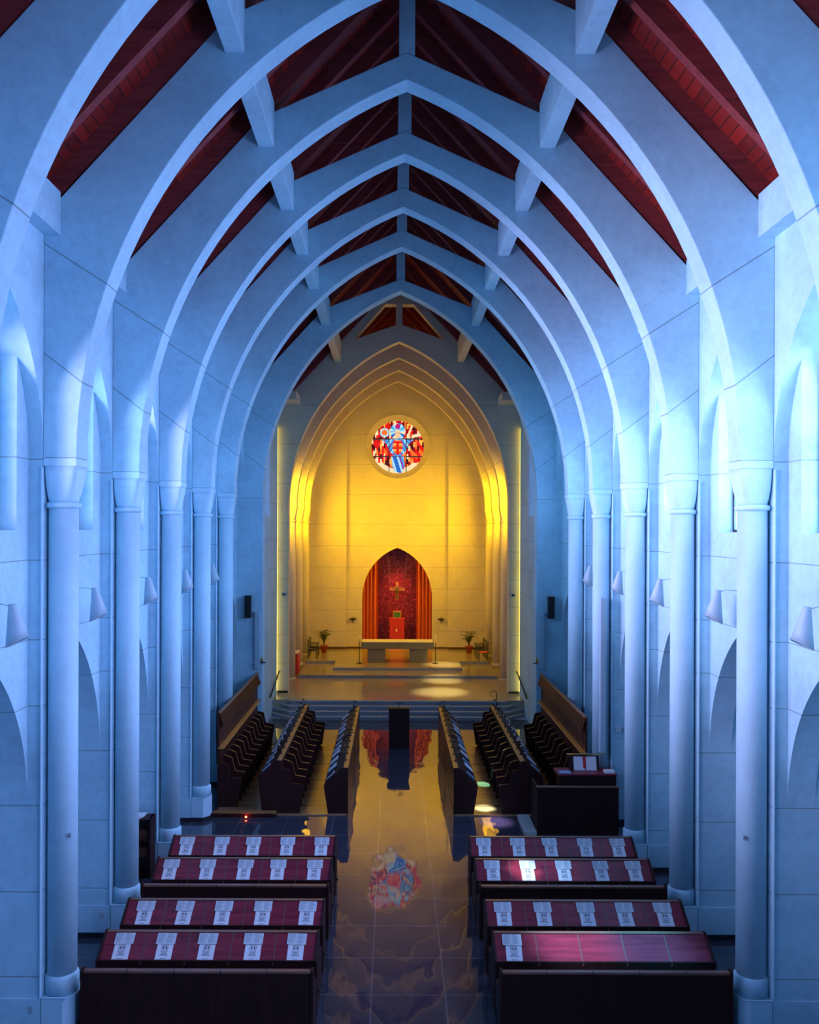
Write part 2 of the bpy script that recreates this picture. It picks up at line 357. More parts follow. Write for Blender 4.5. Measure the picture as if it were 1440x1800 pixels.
# ------------------------------------------------------------------ nave side walls
win_n = 0
def bay_wall(s, y0, y1, win, glass, mb, xo, low=True, zb=0.0):
    """one bay: outer arch plane, recessed window wall, deep lower niche"""
    global win_n
    c = (y0 + y1) / 2; a = (y1 - y0) / 2; X = lambda v: s * v
    xr = xo + 0.22; xe = xr + 0.42; ztop = 12.75
    ar = arch(c, a, 8.74, 2.4)
    mb.prism([(y0, ztop)] + ar + [(y1, ztop)], 'yz', X(xo), X(xr))
    mb.prism([(y0, 7.65), (y0, ztop), (c - 0.95, ztop), (c - 0.95, 7.65)], 'yz', X(xr), X(xe))
    mb.prism([(y1, 7.65), (y1, ztop), (c + 0.95, ztop), (c + 0.95, 7.65)], 'yz', X(xr), X(xe))
    head = [p for p in ar if abs(p[0] - c) < 0.95]
    mb.prism([(c - 0.95, ztop)] + [(c - 0.95, 10.19)] + head + [(c + 0.95, 10.19), (c + 0.95, ztop)], 'yz', X(xr), X(xe))
    if low:
        mb.prism([(y0, 7.65)] + arch(c, a, 3.5, 2.4) + [(y1, 7.65)], 'yz', X(xr), X(xe))
        mb.box(X(7.55), X(7.75), y0, y1, 0, 7.0); mb.box(X(xe - 0.02), X(7.6), y0, y1, 6.6, 6.8)
    else:
        mb.box(X(xr), X(xe), y0, y1, zb, 7.65)
    if win:
        win_n += 1
        me = MB(); hd = [(c - 0.95, 10.19)] + head + [(c + 0.95, 10.19)]
        fr = MB()
        for yy in (c - 0.93, c + 0.93): fr.box(X(xr + 0.26), X(xr + 0.31), yy - 0.02, yy + 0.02, 7.66, 10.15)
        fr.box(X(xr + 0.26), X(xr + 0.31), c - 0.93, c + 0.93, 7.65, 7.70)
        f = struct(fr.build('window_%d' % win_n, M['bronze']), None)
        me.prism([(c - 0.95, 7.66)] + hd + [(c + 0.95, 7.66)], 'yz', X(xr + 0.27), X(xr + 0.30)); me.build('glass_pane', glass, f)
        ld = MB()
        for zz in (8.3, 8.95, 9.6, 10.2): ld.box(X(xr + 0.262), X(xr + 0.27), c - 0.93, c + 0.93, zz - 0.012, zz + 0.012)
        ld.box(X(xr + 0.262), X(xr + 0.27), c - 0.012, c + 0.012, 7.7, 11.0); ld.build('lead_bar', M['bronze'], f)
for s in (-1, 1):
    mb = MB(); X = lambda v: s * v
    for k in range(K0, 6):
        y0 = ZK(k)
        mb.box(X(5.51), X(7.7), y0, y0 + T, 0, 12.75)
        mb.box(X(5.515), X(7.7), y0 - 0.03, y0, 0.1, 0.60)
        if k < 5: bay_wall(s, y0 + T, y0 + B, True, M['glass_left' if s < 0 else 'glass_right'], mb, 5.51)
    bay_wall(s, ZK(5) + T, Z6, True, M['glass_left' if s < 0 else 'glass_right'], mb, 5.51)
    # walls between the chancel arch and the sanctuary arch
    mb.box(X(5.19), X(6.3), Z6 + 0.55, 36.48, 0, 12.9); mb.box(X(5.26), X(6.3), 36.48, 36.7, 0, 12.9)
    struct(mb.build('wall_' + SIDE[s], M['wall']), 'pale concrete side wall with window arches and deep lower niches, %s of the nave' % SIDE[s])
    cw = MB(); cw.box(X(5.175), X(5.19), 32.5, 34.1, 8.2, 10.8); win_n += 1; struct(cw.build('window_%d' % win_n, M['glass_deep']), 'blue side window behind the chancel arch')  # pane added to go with the blue fill, hidden by the arch
    pn = MB(); pn.box(X(5.20), X(5.26), 36.5, 36.68, 0.7, 12.0); win_n += 1  # added glowing strip imitates the pier edge catching amber light
    struct(pn.build('window_%d' % win_n, M['glass_dim']), 'tall narrow amber window beside the sanctuary arch')
    bb = MB()
    for k in range(0, 6): bb.box(X(5.51), X(7.55), ZK(k) - 0.045, ZK(k), 0.0, 0.1)
    struct(bb.build('baseboard_' + SIDE[s], M['baseboard']))
    # eave beam along the wall head
    eb = MB(); 
    for k in range(K0, 6): eb.box(X(5.26), X(5.51), ZK(k) + T, (ZK(k) + B) if k < 5 else Z6, 12.10, 12.75)
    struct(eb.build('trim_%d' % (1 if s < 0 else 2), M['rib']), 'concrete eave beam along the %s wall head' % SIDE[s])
mb = MB(); mb.box(-7.7, 7.7, YBACK - 0.3, YBACK, 0, 13); mb.prism([(-5.6, 13), (5.6, 13), (0, 18.8)], 'xz', YBACK - 0.3, YBACK)
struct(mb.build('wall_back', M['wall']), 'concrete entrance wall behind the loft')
cg = MB()
# ------------------------------------------------------------------ roof
def roofz(x): return CH + 10.64 - 1.066 * abs(x)
cl = MB()
for s in (-1, 1):
    cl.prism([(0, roofz(0) + 0.42), (s * 6.4, roofz(6.4) + 0.42), (s * 6.4, roofz(6.4) + 0.55), (0, roofz(0) + 0.55)], 'xz', YBACK - 0.3, ZB + 0.5)
ceil = struct(cl.build('ceiling', M['deck']), 'steep roof of dark red boards on timber rafters')
def rafter(y, w=0.16):
    for s in (-1, 1):
        r = MB(); r.prism([(0, roofz(0)), (s * 5.5, roofz(5.5)), (s * 5.5, roofz(5.5) + 0.42), (0, roofz(0) + 0.42)], 'xz', y, y + w); r.build('rafter', M['rafter'], ceil)
for k in range(-1, 6):
    y = ZK(k); rafter(y + 0.03, 0.3)
    end = ZK(k + 1) if k < 5 else Z6
    rafter(end - 1.0); rafter(end - 1.97)
    if k == 5: rafter(end - 2.95)
for y in (Z6 + 0.2, 32.3, 34.4, 36.3, 38.3, 39.6, 41.5, 42.8, 44.8): rafter(y)
for s in (-1, 1):
    for k in range(-1, 6):
        y0 = ZK(k) + T; y1 = ZK(k + 1) if k < 5 else Z6
        p = MB(); p.prism([(s * 2.49, 14.85), (s * 2.79, 14.85), (s * 2.79, roofz(2.79)), (s * 2.49, roofz(2.49))], 'xz', y0, y1); bevel(p.build('purlin', M['rib'], ceil), 0.012)
    for y0, y1 in ((Z6 + 0.55, ZS1), (ZS1 + 0.5, ZS[0]), (ZS[0] + T, ZS[1]), (ZS[1] + T, ZS[2]), (ZS[2] + T, ZB)):
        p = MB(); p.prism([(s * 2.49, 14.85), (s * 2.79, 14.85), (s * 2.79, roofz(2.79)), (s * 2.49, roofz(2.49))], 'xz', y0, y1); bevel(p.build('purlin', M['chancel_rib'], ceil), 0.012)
    p = MB(); p.box(s * 4.25, s * 5.19, 35.2, ZS1, 13.0, 13.35); p.build('corbel_beam', M['chancel_rib'], ceil)
# ------------------------------------------------------------------ nave ribs
BAYN = ['nearest', 'second nearest', 'third', 'fourth', 'fifth', 'sixth']
def rib(name, y, t, a, spring, rise, xo, mat, label, cat='arch', group=None, foot=None, ztopc=8.94 + 7.7):
    r = empty(name, (0, y, spring)); tag(r, label, cat, group)
    ar = arch(0, a, spring, rise, 26)
    ft = foot if foot is not None else spring
    inner = ([(-a, ft)] if ft < spring else []) + ar + ([(a, ft)] if ft < spring else [])
    outer = [(xo, ft), (xo, 12.67), (5.26, 12.67), (2.75, roofz(2.75)), (0, ztopc), (-2.75, roofz(2.75)), (-5.26, 12.67), (-xo, 12.67), (-xo, ft)]
    m = MB(); m.prism(inner + outer, 'xz', y, y + t); bevel(m.build('arch_rib', mat, r), 0.015)
    m = MB(); m.prism([(-0.15, ztopc - 0.08), (0, ztopc - 0.01), (0.15, ztopc - 0.08), (0.15, roofz(0.15)), (0, roofz(0)), (-0.15, roofz(0.15))], 'xz', y + 0.02, y + t - 0.02); bevel(m.build('king_post', mat, r), 0.012)
    return r
RL = ['pale blue concrete pointed arch nearest the camera, cropped by the frame', 'broad pointed arch springing from the nearest pair of columns', 'pointed arch springing from the second pair of columns, its tip in frame',
      'middle pointed arch springing from the third pair of columns', 'pointed arch springing from the fourth pair of columns', 'small looking pointed arch springing from the fifth, farthest pair of columns']
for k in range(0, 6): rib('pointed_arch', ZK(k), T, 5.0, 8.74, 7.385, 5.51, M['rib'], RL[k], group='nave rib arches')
rib('chancel_arch', Z6, 0.55, 4.83, 8.9, 7.18, 6.3, M['rib'], 'tall continuous chancel arch without capitals, framing the yellow sanctuary', foot=0.0, ztopc=16.5)
SL = ['foremost yellow sanctuary arch', 'middle yellow sanctuary arch', 'rearmost yellow sanctuary arch next to the round window wall']
for i, y in enumerate(ZS): rib('sanctuary_arch', y, 0.4, 4.76, 8.7, 7.0, 5.3, M['chancel_rib'], SL[i], group='sanctuary rib arches')
# sanctuary front gable wall
mb = MB()
for s in (-1, 1):
    half = [(s * abs(x), z) for x, z in arch(0, 4.74, 8.7, 7.04, 26)[:27]]
    poly = [(s * 4.74, 0.55)] + half + [(0, 16.5), (s * 0.13, 16.45), (s * 1.98, 15.79), (s * 0.61, 17.34), (s * 0.13, 17.34), (s * 0.13, roofz(0.13) + 0.4), (s * 6.3, roofz(6.3) + 0.4), (s * 6.3, 0.3), (s * 4.74, 0.3)]
    mb.prism(poly[1:-1] + [(s * 4.74, 0.3)], 'xz', ZS1, ZS1 + 0.5)
mb.box(-0.13, 0.13, ZS1, ZS1 + 0.5, 16.45, 18.5)
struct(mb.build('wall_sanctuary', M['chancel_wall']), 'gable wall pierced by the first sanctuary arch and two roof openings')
bb = MB()
for s in (-1, 1): bb.box(s * 4.74, s * 5.19, ZS1 - 0.02, ZS1, 0.6, 0.7)
struct(bb.build('baseboard_sanctuary', M['baseboard']))
for s in (-1, 1):
    mb = MB(); X = lambda v: s * v
    ed = [ZS1 + 0.5, ZS[0], ZS[0] + T, ZS[1], ZS[1] + T, ZS[2]]
    for i in (0, 2, 4): bay_wall(s, ed[i], ed[i + 1], True, M['glass_amber'], mb, 5.2, False, 0.5)
    for y in ZS: mb.box(X(5.2), X(5.85), y, y + T, 0.5, 12.75)
    mb.box(X(5.2), X(5.85), ZS[2] + T, ZB + 1.6, 0.5, 12.75)
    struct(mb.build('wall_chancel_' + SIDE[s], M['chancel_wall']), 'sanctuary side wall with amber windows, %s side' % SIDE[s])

# ------------------------------------------------------------------ end wall with niche and rose
RZ, RR = 12.31, 1.50
mb = MB()
for s in (-1, 1):
    na = [(s * abs(x), z) for x, z in arch(0, 1.97, 3.8, 2.8, 14)[:15]]
    cir = [(s * 1.8 * math.sin(t), RZ - 1.8 * math.cos(t)) for t in [PI * i / 24 for i in range(25)]]
    mb.prism([(s * 2.87, 0.5), (s * 1.97, 0.5)] + na + cir + [(0, 18.7), (s * 2.87, 15.7)], 'xz', ZB, ZB + 0.25)
    mb.prism([(s * 2.87, 0.5), (s * 5.3, 0.5), (s * 5.3, 13.0), (s * 2.87, 15.6)], 'xz', ZB - 0.22, ZB + 0.25)
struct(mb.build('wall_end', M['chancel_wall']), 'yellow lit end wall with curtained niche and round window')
bb = MB()
for s in (-1, 1): bb.box(s * 2.87, s * 4.76, ZB - 0.25, ZB - 0.22, 0.905, 1.02); bb.box(s * 1.97, s * 2.87, ZB - 0.03, ZB, 0.905, 1.0)
struct(bb.build('baseboard_end', plain('brown_skirting', (0.10, 0.04, 0.025), 0.5)))
# niche
mb = MB(); mb.box(-2.6, 2.6, ZB + 1.45, ZB + 1.6, 0.5, 7.2); struct(mb.build('wall_niche', M['mosaic']), 'dark red mosaic wall at the back of the niche')
mb = MB()
for s in (-1, 1): mb.box(s * 2.45, s * 2.6, ZB + 0.25, ZB + 1.45, 0.5, 7.2)
mb.box(-2.6, 2.6, ZB + 0.25, ZB + 1.6, 7.0, 7.2); mb.box(-2.6, 2.6, ZB - 0.2, ZB + 1.6, 0.5, 0.904)
struct(mb.build('wall_niche_side', M['redstone']))
# splayed surround and stained rose window
rw = empty('window_rose', (0, ZB, RZ)); struct(rw, 'round stained glass window of a robed figure on red')
def ring(mb, r0, y0, r1, y1, n=64):
    for i in range(n):
        a, b = 2 * PI * i / n, 2 * PI * (i + 1) / n
        f = mb.face([(r0 * math.cos(a), y0, RZ + r0 * math.sin(a)), (r0 * math.cos(b), y0, RZ + r0 * math.sin(b)), (r1 * math.cos(b), y1, RZ + r1 * math.sin(b)), (r1 * math.cos(a), y1, RZ + r1 * math.sin(a))])
mb = MB(); ring(mb, 1.86, ZB, 1.86, ZB - 0.04); ring(mb, 1.86, ZB - 0.04, 1.78, ZB - 0.04); ring(mb, 1.78, ZB - 0.04, 1.76, ZB + 0.08); ring(mb, 1.76, ZB + 0.08, RR - 0.01, ZB + 0.24); ring(mb, RR - 0.01, ZB + 0.24, RR - 0.01, ZB + 0.32)
mb.build('stone_surround', M['chancel_wall'], rw)
def inpoly(x, y, P):
    c = False; j = len(P) - 1
    for i in range(len(P)):
        if (P[i][1] > y) != (P[j][1] > y) and x < (P[j][0] - P[i][0]) * (y - P[i][1]) / (P[j][1] - P[i][1]) + P[i][0]: c = not c
        j = i
    return c
gc = {'red': (0.62, 0.012, 0.01), 'crimson': (0.30, 0.004, 0.012), 'orange': (0.85, 0.14, 0.02), 'amber': (0.85, 0.36, 0.06), 'cream': (0.80, 0.58, 0.32), 'dark': (0.06, 0.006, 0.01),
      'cyan': (0.05, 0.34, 0.60), 'blue': (0.02, 0.12, 0.45), 'pale': (0.34, 0.58, 0.72), 'violet': (0.16, 0.04, 0.36), 'skin': (0.78, 0.48, 0.26), 'magenta': (0.45, 0.01, 0.14), 'lead': (0.02, 0.03, 0.035)}
gk = list(gc); GM = [emit('glass_' + k, gc[k], ROSE) for k in gk]
rr = random.Random(3); cellc = {}
def bgcol(u, v):
    col = int(math.floor((u + 2) * 15)); rowoff = (col * 37 % 11) / 11.0
    key = (col, int(math.floor((v + 2) * 5.2 + ((col * 7) % 5) / 5.0)))
    if key not in cellc: cellc[key] = rr.choice(['red'] * 8 + ['crimson'] * 2 + ['orange'] * 3 + ['amber'] * 2 + ['cream'] * 3 + ['dark'] * 2)
    return cellc[key]
def rosecol(u, v):          # u right, v up, in -1..1
    r = math.hypot(u, v)
    if min(abs(v - 0.31), abs(v + 0.36)) < 0.018 and abs(u) > 0.3: return 'lead'
    if abs(abs(u) - 0.33) < 0.014 and v < 0.3 and v > -0.95: return 'lead'
    if inpoly(abs(u), v, [(0, 0.66), (0.09, 0.62), (0.10, 0.42), (0.04, 0.34), (0, 0.34)]):
        if abs(abs(u) - 0.045) < 0.02 and abs(v - 0.54) < 0.018: return 'lead'
        if abs(u) < 0.03 and abs(v - 0.42) < 0.012: return 'red'
        return 'skin'
    if math.hypot(u, v - 0.78) < 0.10: return 'magenta' if v > 0.74 else 'violet'
    if ((u / 0.28) ** 2 + ((v - 0.58) / 0.33) ** 2) < 1: 
        q = int(math.floor(math.atan2(v - 0.58, u) * 2.6)); return ['pale', 'cyan', 'pale', 'blue', 'cream'][q % 5]
    if ((u / 0.19) ** 2 + ((v - 0.02) / 0.30) ** 2) < 1:
        if abs(u) < 0.05 and v < 0.14: return 'red'
        return ['orange', 'amber', 'red'][int(math.floor(v * 14)) % 3]
    if inpoly(abs(u), v, [(0.0, 0.33), (0.62, 0.30), (0.42, 0.12), (0.32, -0.12), (0.18, -0.30), (0.0, -0.36)]):
        return ['cyan', 'pale', 'blue', 'cyan', 'violet'][int(math.floor((v + abs(u) * 1.5) * 10)) % 5]
    if inpoly(u, v, [(-0.24, -0.34), (0.24, -0.34), (0.26, -0.78), (0.12, -0.98), (-0.12, -0.92), (-0.2, -0.7)]):
        return ['cyan', 'pale', 'blue', 'blue', 'pale', 'violet'][int(math.floor((u * 1.4 + v * 0.45) * 9)) % 6]
    if r > 0.82 and v < -0.6: return 'cream'
    if 0.55 < r < 0.9 and v > 0.35 and u < -0.3 and (u + 0.5) ** 2 + (v - 0.55) ** 2 < 0.03 : return 'pale' if (u + 0.5) ** 2 + (v - 0.55) ** 2 > 0.012 else 'orange'
    if v > 0.38 and abs(u - 0.42 - 0.4 * (v - 0.5)) < 0.04: return 'cream'
    if v > 0.3 and u > 0.55 and abs(v - 0.42 - 0.2 * (u - 0.6)) < 0.06: return 'cream'
    return bgcol(u, v)
mb = MB(); NG = 84; yp = ZB + 0.3
for i in range(NG):
    for j in range(NG):
        u = (i + 0.5) / NG * 2 - 1; v = (j + 0.5) / NG * 2 - 1
        if math.hypot(u, v) > 1.02: continue
        mb.mi = gk.index(rosecol(u, v)); h = 1.0 / NG
        mb.face([((u - h) * RR, yp, RZ + (v - h) * RR), ((u + h) * RR, yp, RZ + (v - h) * RR), ((u + h) * RR, yp, RZ + (v + h) * RR), ((u - h) * RR, yp, RZ + (v + h) * RR)])
bmesh.ops.remove_doubles(mb.b, verts=mb.b.verts[:], dist=0.001)
mb.build('glass_pane', GM, rw)
mb = MB(); 
for v in (0.31, -0.36): mb.box(-RR * math.sqrt(1 - v * v), RR * math.sqrt(1 - v * v), yp - 0.03, yp - 0.01, RZ + v * RR - 0.016, RZ + v * RR + 0.016)
for u in (-0.33, 0.33): mb.box(u * RR - 0.014, u * RR + 0.014, yp - 0.03, yp - 0.01, RZ - RR * 0.93, RZ + RR * 0.93)
mb.build('lead_bar', M['bronze'], rw)

# ------------------------------------------------------------------ columns
def column(k, s, xin, y0, z0, mat, label, group, plinth=True):
    """engaged round column with capital; xin = inner face of the abacus"""
    cx, cy = s * (xin + 0.29), y0 + 0.25; r = 0.22
    c = empty('column', (cx, cy, z0)); tag(c, label, 'column', group)
    hb = 0.88 if plinth else z0 + 0.15
    m = MB(); m.lathe([(r, hb - 0.02), (r, 8.0)], cx, cy, 32); m.build('shaft', mat, c)
    nr = MB(); nr.lathe([(r, 7.98), (r + 0.035, 8.0), (r + 0.045, 8.03), (r + 0.035, 8.06), (r, 8.08)], cx, cy, 32)
    rings = []; zs = [0, 0.04, 0.12, 0.25, 0.4, 0.54]
    for z in zs:
        t = z / 0.54; n = 2 + 10 * t ** 1.3; hx = 0.215 + 0.035 * t; hy = 0.215 + 0.035 * t; ox = -s * 0.035 * t
        rg = []
        for i in range(40):
            a = 2 * PI * (i + 0.5) / 40; ca, sa = math.cos(a), math.sin(a); q = (abs(ca) ** n + abs(sa) ** n) ** (-1 / n)
            rg.append((cx + ox + hx * q * ca, cy + hy * q * sa, 8.08 + z))
        rings.append(rg)
    m = MB(); m.loft(rings); cp = m.build('capital', mat, c); nr.build('neck_ring', mat, cp)
    m = MB(); m.box(s * xin, s * (xin + 0.505), y0 - 0.01, y0 + 0.5, 8.62, 8.74); bevel(m.build('abacus', mat, cp), 0.01)
    if plinth:
        m = MB(); m.box(s * (xin + 0.505), s * (xin + 0.535), y0 - 0.035, y0 + 0.02, 0.6, 8.6); m.box(s * (xin + 0.10), s * (xin + 0.505), y0 - 0.04, y0 - 0.01, 0.6, 0.625); bevel(m.build('edge_fillet', mat, c), 0.012)
        m = MB(); m.lathe([(0.25, 0.60), (0.25, 0.85), (r + 0.002, 0.9)], cx, cy, 32); m.build('base_drum', mat, c)
        xi, xo = s * (xin + 0.04), s * (xin + 0.508); yf, yb = y0 - 0.03, y0 + 0.52
        m = MB(); m.prism([(xo, yf), (xi + s * 0.14, yf), (xi, yf + 0.14), (xi, yb - 0.1), (xi + s * 0.1, yb), (xo, yb)], 'xy', 0.1, 0.60); bevel(m.build('plinth', mat, c), 0.012)
        m = MB(); m.prism([(xo, yf - 0.015), (xi + s * 0.14, yf - 0.015), (xi - s * 0.015, yf + 0.14), (xi - s * 0.015, yb), (xo, yb)], 'xy', 0.0, 0.1); m.build('plinth_skirting', M['baseboard'], c)
    else:
        m = MB(); m.lathe([(0.25, z0), (0.25, z0 + 0.12), (r + 0.002, z0 + 0.16)], cx, cy, 32); m.build('base_drum', mat, c)
    return c
for s in (-1, 1):
    for k in range(1, 6):
        column(k, s, 5.0, ZK(k), 0.0, M['column'], 'pale blue-lit round column with flared capital, %s from the camera on the %s' % (ORD[k - 1], SIDE[s]), 'nave columns')
    for i, y in enumerate(ZS):
        zz = 0.604 if i == 0 else 0.905
        if i == 0: y = 40.02 - 0.25 - 0.02
        column(i, s, 4.76, ZS[i], 0.755 if False else (0.5 if i == 0 else 0.7), M['chancel_rib'], 'slender yellow-lit sanctuary column, %s from the front on the %s' % (ORD[i], SIDE[s]), 'sanctuary columns', False)

# ------------------------------------------------------------------ conical wall lamps
def shade_mesh():
    m = MB(); rings = []; n = 28
    def pt(a, t, th=0): 
        r = 0.05 + 0.10 * t - th; drop = -0.44 * t - (0.15 * t * (0.5 - 0.5 * math.cos(a)))
        return (r * math.cos(a) + 0.07 * t, r * math.sin(a), drop)
    for t in (0, 0.33, 0.66, 1.0): rings.append([pt(2 * PI * i / n, t) for i in range(n)])
    for t in (1.0, 0.66, 0.33, 0): rings.append([pt(2 * PI * i / n, t, 0.008) for i in range(n)])
    m.loft(rings, caps=False); return m.mesh('lamp_shade', M['shade'])
SH = shade_mesh()
for s in (-1, 1):
    for k in range(0, 5):
        y = ZK(k) + T + A; L = empty('wall_lamp', (s * 5.36, y, 6.66)); tag(L, 'white metal cone wall lamp above a niche, %s from the camera on the %s wall' % (ORD[k], SIDE[s]), 'wall lamp', 'cone wall lamps')
        inst('lamp_shade', SH, L, rot=(0, 0, 0 if s < 0 else PI))
        m = MB(); m.tube([(s * 5.73, y, 6.64), (s * 5.5, y, 6.66), (s * 5.36, y, 6.62), (s * 5.36, y, 6.5)], 0.007); m.box(s * 5.71, s * 5.73, y - 0.03, y + 0.03, 6.60, 6.68); m.build('bracket', M['shade'], L)
        m = MB(); m.lathe([(0.02, 6.36), (0.045, 6.40), (0.05, 6.46), (0.025, 6.52)], s * 5.36, y, 12); m.build('bulb', M['white'], L)

# ------------------------------------------------------------------ pews
XA, XB = 1.41, 4.93
def pew_bench(s, y, label):
    p = empty('pew', (s * (XA + XB) / 2, y, 0)); tag(p, label, 'pew', 'wooden pews')
    x0, x1 = s * XA, s * XB
    m = MB(); m.box(x0 + s * 0.04, x1 - s * 0.04, y, y + 0.05, 0.08, 0.96); m.build('backrest', M['pewdark'], p)
    m = MB(); m.box(x0 + s * 0.04, x1 - s * 0.04, y - 0.012, y + 0.075, 0.96, 1.0); tr_ = bevel(m.build('top_rail', M['pewrail'], p), 0.008)
    m = MB(); m.box(x0 + s * 0.04, x1 - s * 0.04, y + 0.05, y + 0.47, 0.41, 0.45); m.build('seat', M['pewdark'], p)
    for xx in (x0, x1 - s * 0.04):
        m = MB(); m.prism([(y - 0.03, 0), (y - 0.03, 1.0), (y + 0.01, 1.03), (y + 0.07, 1.03), (y + 0.12, 0.98), (y + 0.2, 0.68), (y + 0.5, 0.64), (y + 0.5, 0)], 'yz', xx, xx + s * 0.04); bevel(m.build('end_panel', M['pewdark'], p), 0.008)
    for i in range(1, 5):
        xx = x0 + (x1 - x0) * i / 5; m = MB(); m.box(xx - 0.006, xx + 0.006, y - 0.014, y + 0.077, 0.962, 1.004); m.build('rail_joint', M['black'], tr_)
    return p
def desk_pew(s, y, label, seat):
    """sloping book desk; lower edge at y, upper edge at y+.42"""
    p = empty('book_desk', (s * (XA + XB) / 2, y, 0)); tag(p, label, 'book desk', 'pew book desks')
    x0, x1 = s * XA, s * XB; sl = [(y, 0.80), (y + 0.40, 1.06), (y + 0.40, 1.025), (y, 0.765)]
    m = MB(); m.prism(sl, 'yz', x0 + s * 0.04, x1 - s * 0.04); ds_ = m.build('desk_slope', M['pew'], p)
    m = MB(); m.box(x0 + s * 0.04, x1 - s * 0.04, y - 0.035, y, 0.66, 0.825); bevel(m.build('book_ledge', M['pewdark'], p), 0.006)
    m = MB(); m.box(x0 + s * 0.04, x1 - s * 0.04, y + 0.40, y + 0.46, 0.08, 1.065); m.build('front_panel', M['pewdark'], p)
    m = MB(); m.box(x0 + s * 0.04, x1 - s * 0.04, y + 0.395, y + 0.475, 1.065, 1.08); bevel(m.build('top_rail', M['pewrail'], p), 0.005)
    if seat: m = MB(); m.box(x0 + s * 0.04, x1 - s * 0.04, y + 0.46, y + 0.84, 0.41, 0.45); m.build('seat', M['pewdark'], p)
    for xx in (x0, x1 - s * 0.04):
        ye = y + (0.86 if seat else 0.5)
        m = MB(); m.prism([(y - 0.05, 0), (y - 0.05, 0.83), (y, 0.86), (y + 0.40, 1.09), (y + 0.48, 1.09), (y + 0.52, 0.66 if seat else 1.04), (ye, 0.64), (ye, 0)], 'yz', xx, xx + s * 0.04); bevel(m.build('end_panel', M['pewdark'], p), 0.008)
    for i in range(1, 5):
        xx = x0 + (x1 - x0) * i / 5; m = MB(); m.prism([(y - 0.04, 0.806), (y, 0.806), (y + 0.40, 1.066), (y + 0.40, 1.06), (y, 0.80), (y - 0.04, 0.76)], 'yz', xx - 0.012, xx + 0.012); m.build('divider_strip', M['strip'], ds_)
    m = MB(); m.tube([(x0, y + 0.1, 0.28), (x0 - s * 0.05, y + 0.1, 0.28)], 0.025); m.build('kneeler_hinge', M['black'], p)
    return p
def booklet_meshes():
    """flat in xy, foot at y=0, lying face up"""
    m = MB(); m.box(-0.128, 0.128, 0.0, 0.285, 0, 0.012); cover = m.mesh('cover', M['paper'])
    m = MB(); z = 0.0125
    def q(x0, x1, y0, y1): m.box(x0, x1, y0, y1, 0.012, z + 0.0006)
    cx, cy, h = 0.0, 0.200, 0.052
    q(cx - h, cx + h, cy + h - 0.006, cy + h); q(cx - h, cx + h, cy - h, cy - h + 0.006); q(cx - h, cx - h + 0.006, cy - h, cy + h); q(cx + h - 0.006, cx + h, cy - h, cy + h)
    for s_ in (-1, 1): m.prism([(cx + s_ * 0.005, cy + 0.036), (cx + s_ * 0.031, cy + 0.025), (cx + s_ * 0.038, cy), (cx + s_ * 0.025, cy - 0.023), (cx + s_ * 0.011, cy - 0.017), (cx + s_ * 0.02, cy + 0.005)], 'xy', 0.012, z + 0.0006)
    q(cx - 0.003, cx + 0.003, cy - 0.028, cy + 0.022); emb = m.mesh('emblem', M['ink'])
    m = MB()
    for i, (y, wd) in enumerate([(0.125, 0.05), (0.108, 0.04), (0.090, 0.058), (0.072, 0.07), (0.02, 0.045)]):
        x = -wd; r_ = random.Random(i)
        while x < wd - 0.006:
            l = r_.uniform(0.008, 0.02); m.box(x, min(x + l, wd), y, y + 0.009, 0.012, 0.0132); x += l + 0.004
    txt = m.mesh('title_lines', M['ink'])
    m = MB(); m.box(-0.155, 0.155, 0, 0.19, 0, 0.004); leaf = m.mesh('leaflet_sheet', M['paper2'])
    m = MB(); r_ = random.Random(5)
    for c in (-0.14, 0.012):
        y = 0.178
        while y > 0.015: m.box(c, c + r_.uniform(0.07, 0.125), y, y + 0.004, 0.004, 0.0048); y -= 0.011
    lt = m.mesh('printed_lines', M['inkfaint'])
    return cover, emb, txt, leaf, lt
CO, EM, TX, LF, LT = booklet_meshes()
ANG = math.atan2(0.26, 0.40)
def put_booklets(s, y, row, only=None):
    for i in range(5):
        if only is not None and i not in only: continue
        xx = s * (XA + (XB - XA) * (i + 0.5) / 5) + random.uniform(-0.04, 0.04) - s * 0.0
        d = 0.012; rz = random.uniform(-0.03, 0.03)
        b = empty('booklet', (xx, y + 0.006, 0.806)); b.rotation_euler = (ANG, 0, rz)
        tag(b, 'white emblem booklet on the %s, %s from the aisle' % (row, ORD[i]), 'booklet', 'white booklets on the pew desks')
        cv_ = inst('cover', CO, b); inst('emblem', EM, cv_); inst('title_lines', TX, cv_)
        l = empty('leaflet', (xx + random.uniform(-0.012, 0.012), y + 0.006 + 0.262 * math.cos(ANG) - 0.018 * math.sin(ANG), 0.806 + 0.262 * math.sin(ANG) + 0.018 * math.cos(ANG)))
        l.rotation_euler = (ANG, 0, rz + random.uniform(-0.04, 0.04))
        tag(l, 'grey printed leaflet tucked above the booklet on the %s, %s from the aisle' % (row, ORD[i]), 'leaflet', 'grey leaflets on the pew desks')
        lf_ = inst('leaflet_sheet', LF, l); inst('printed_lines', LT, lf_)
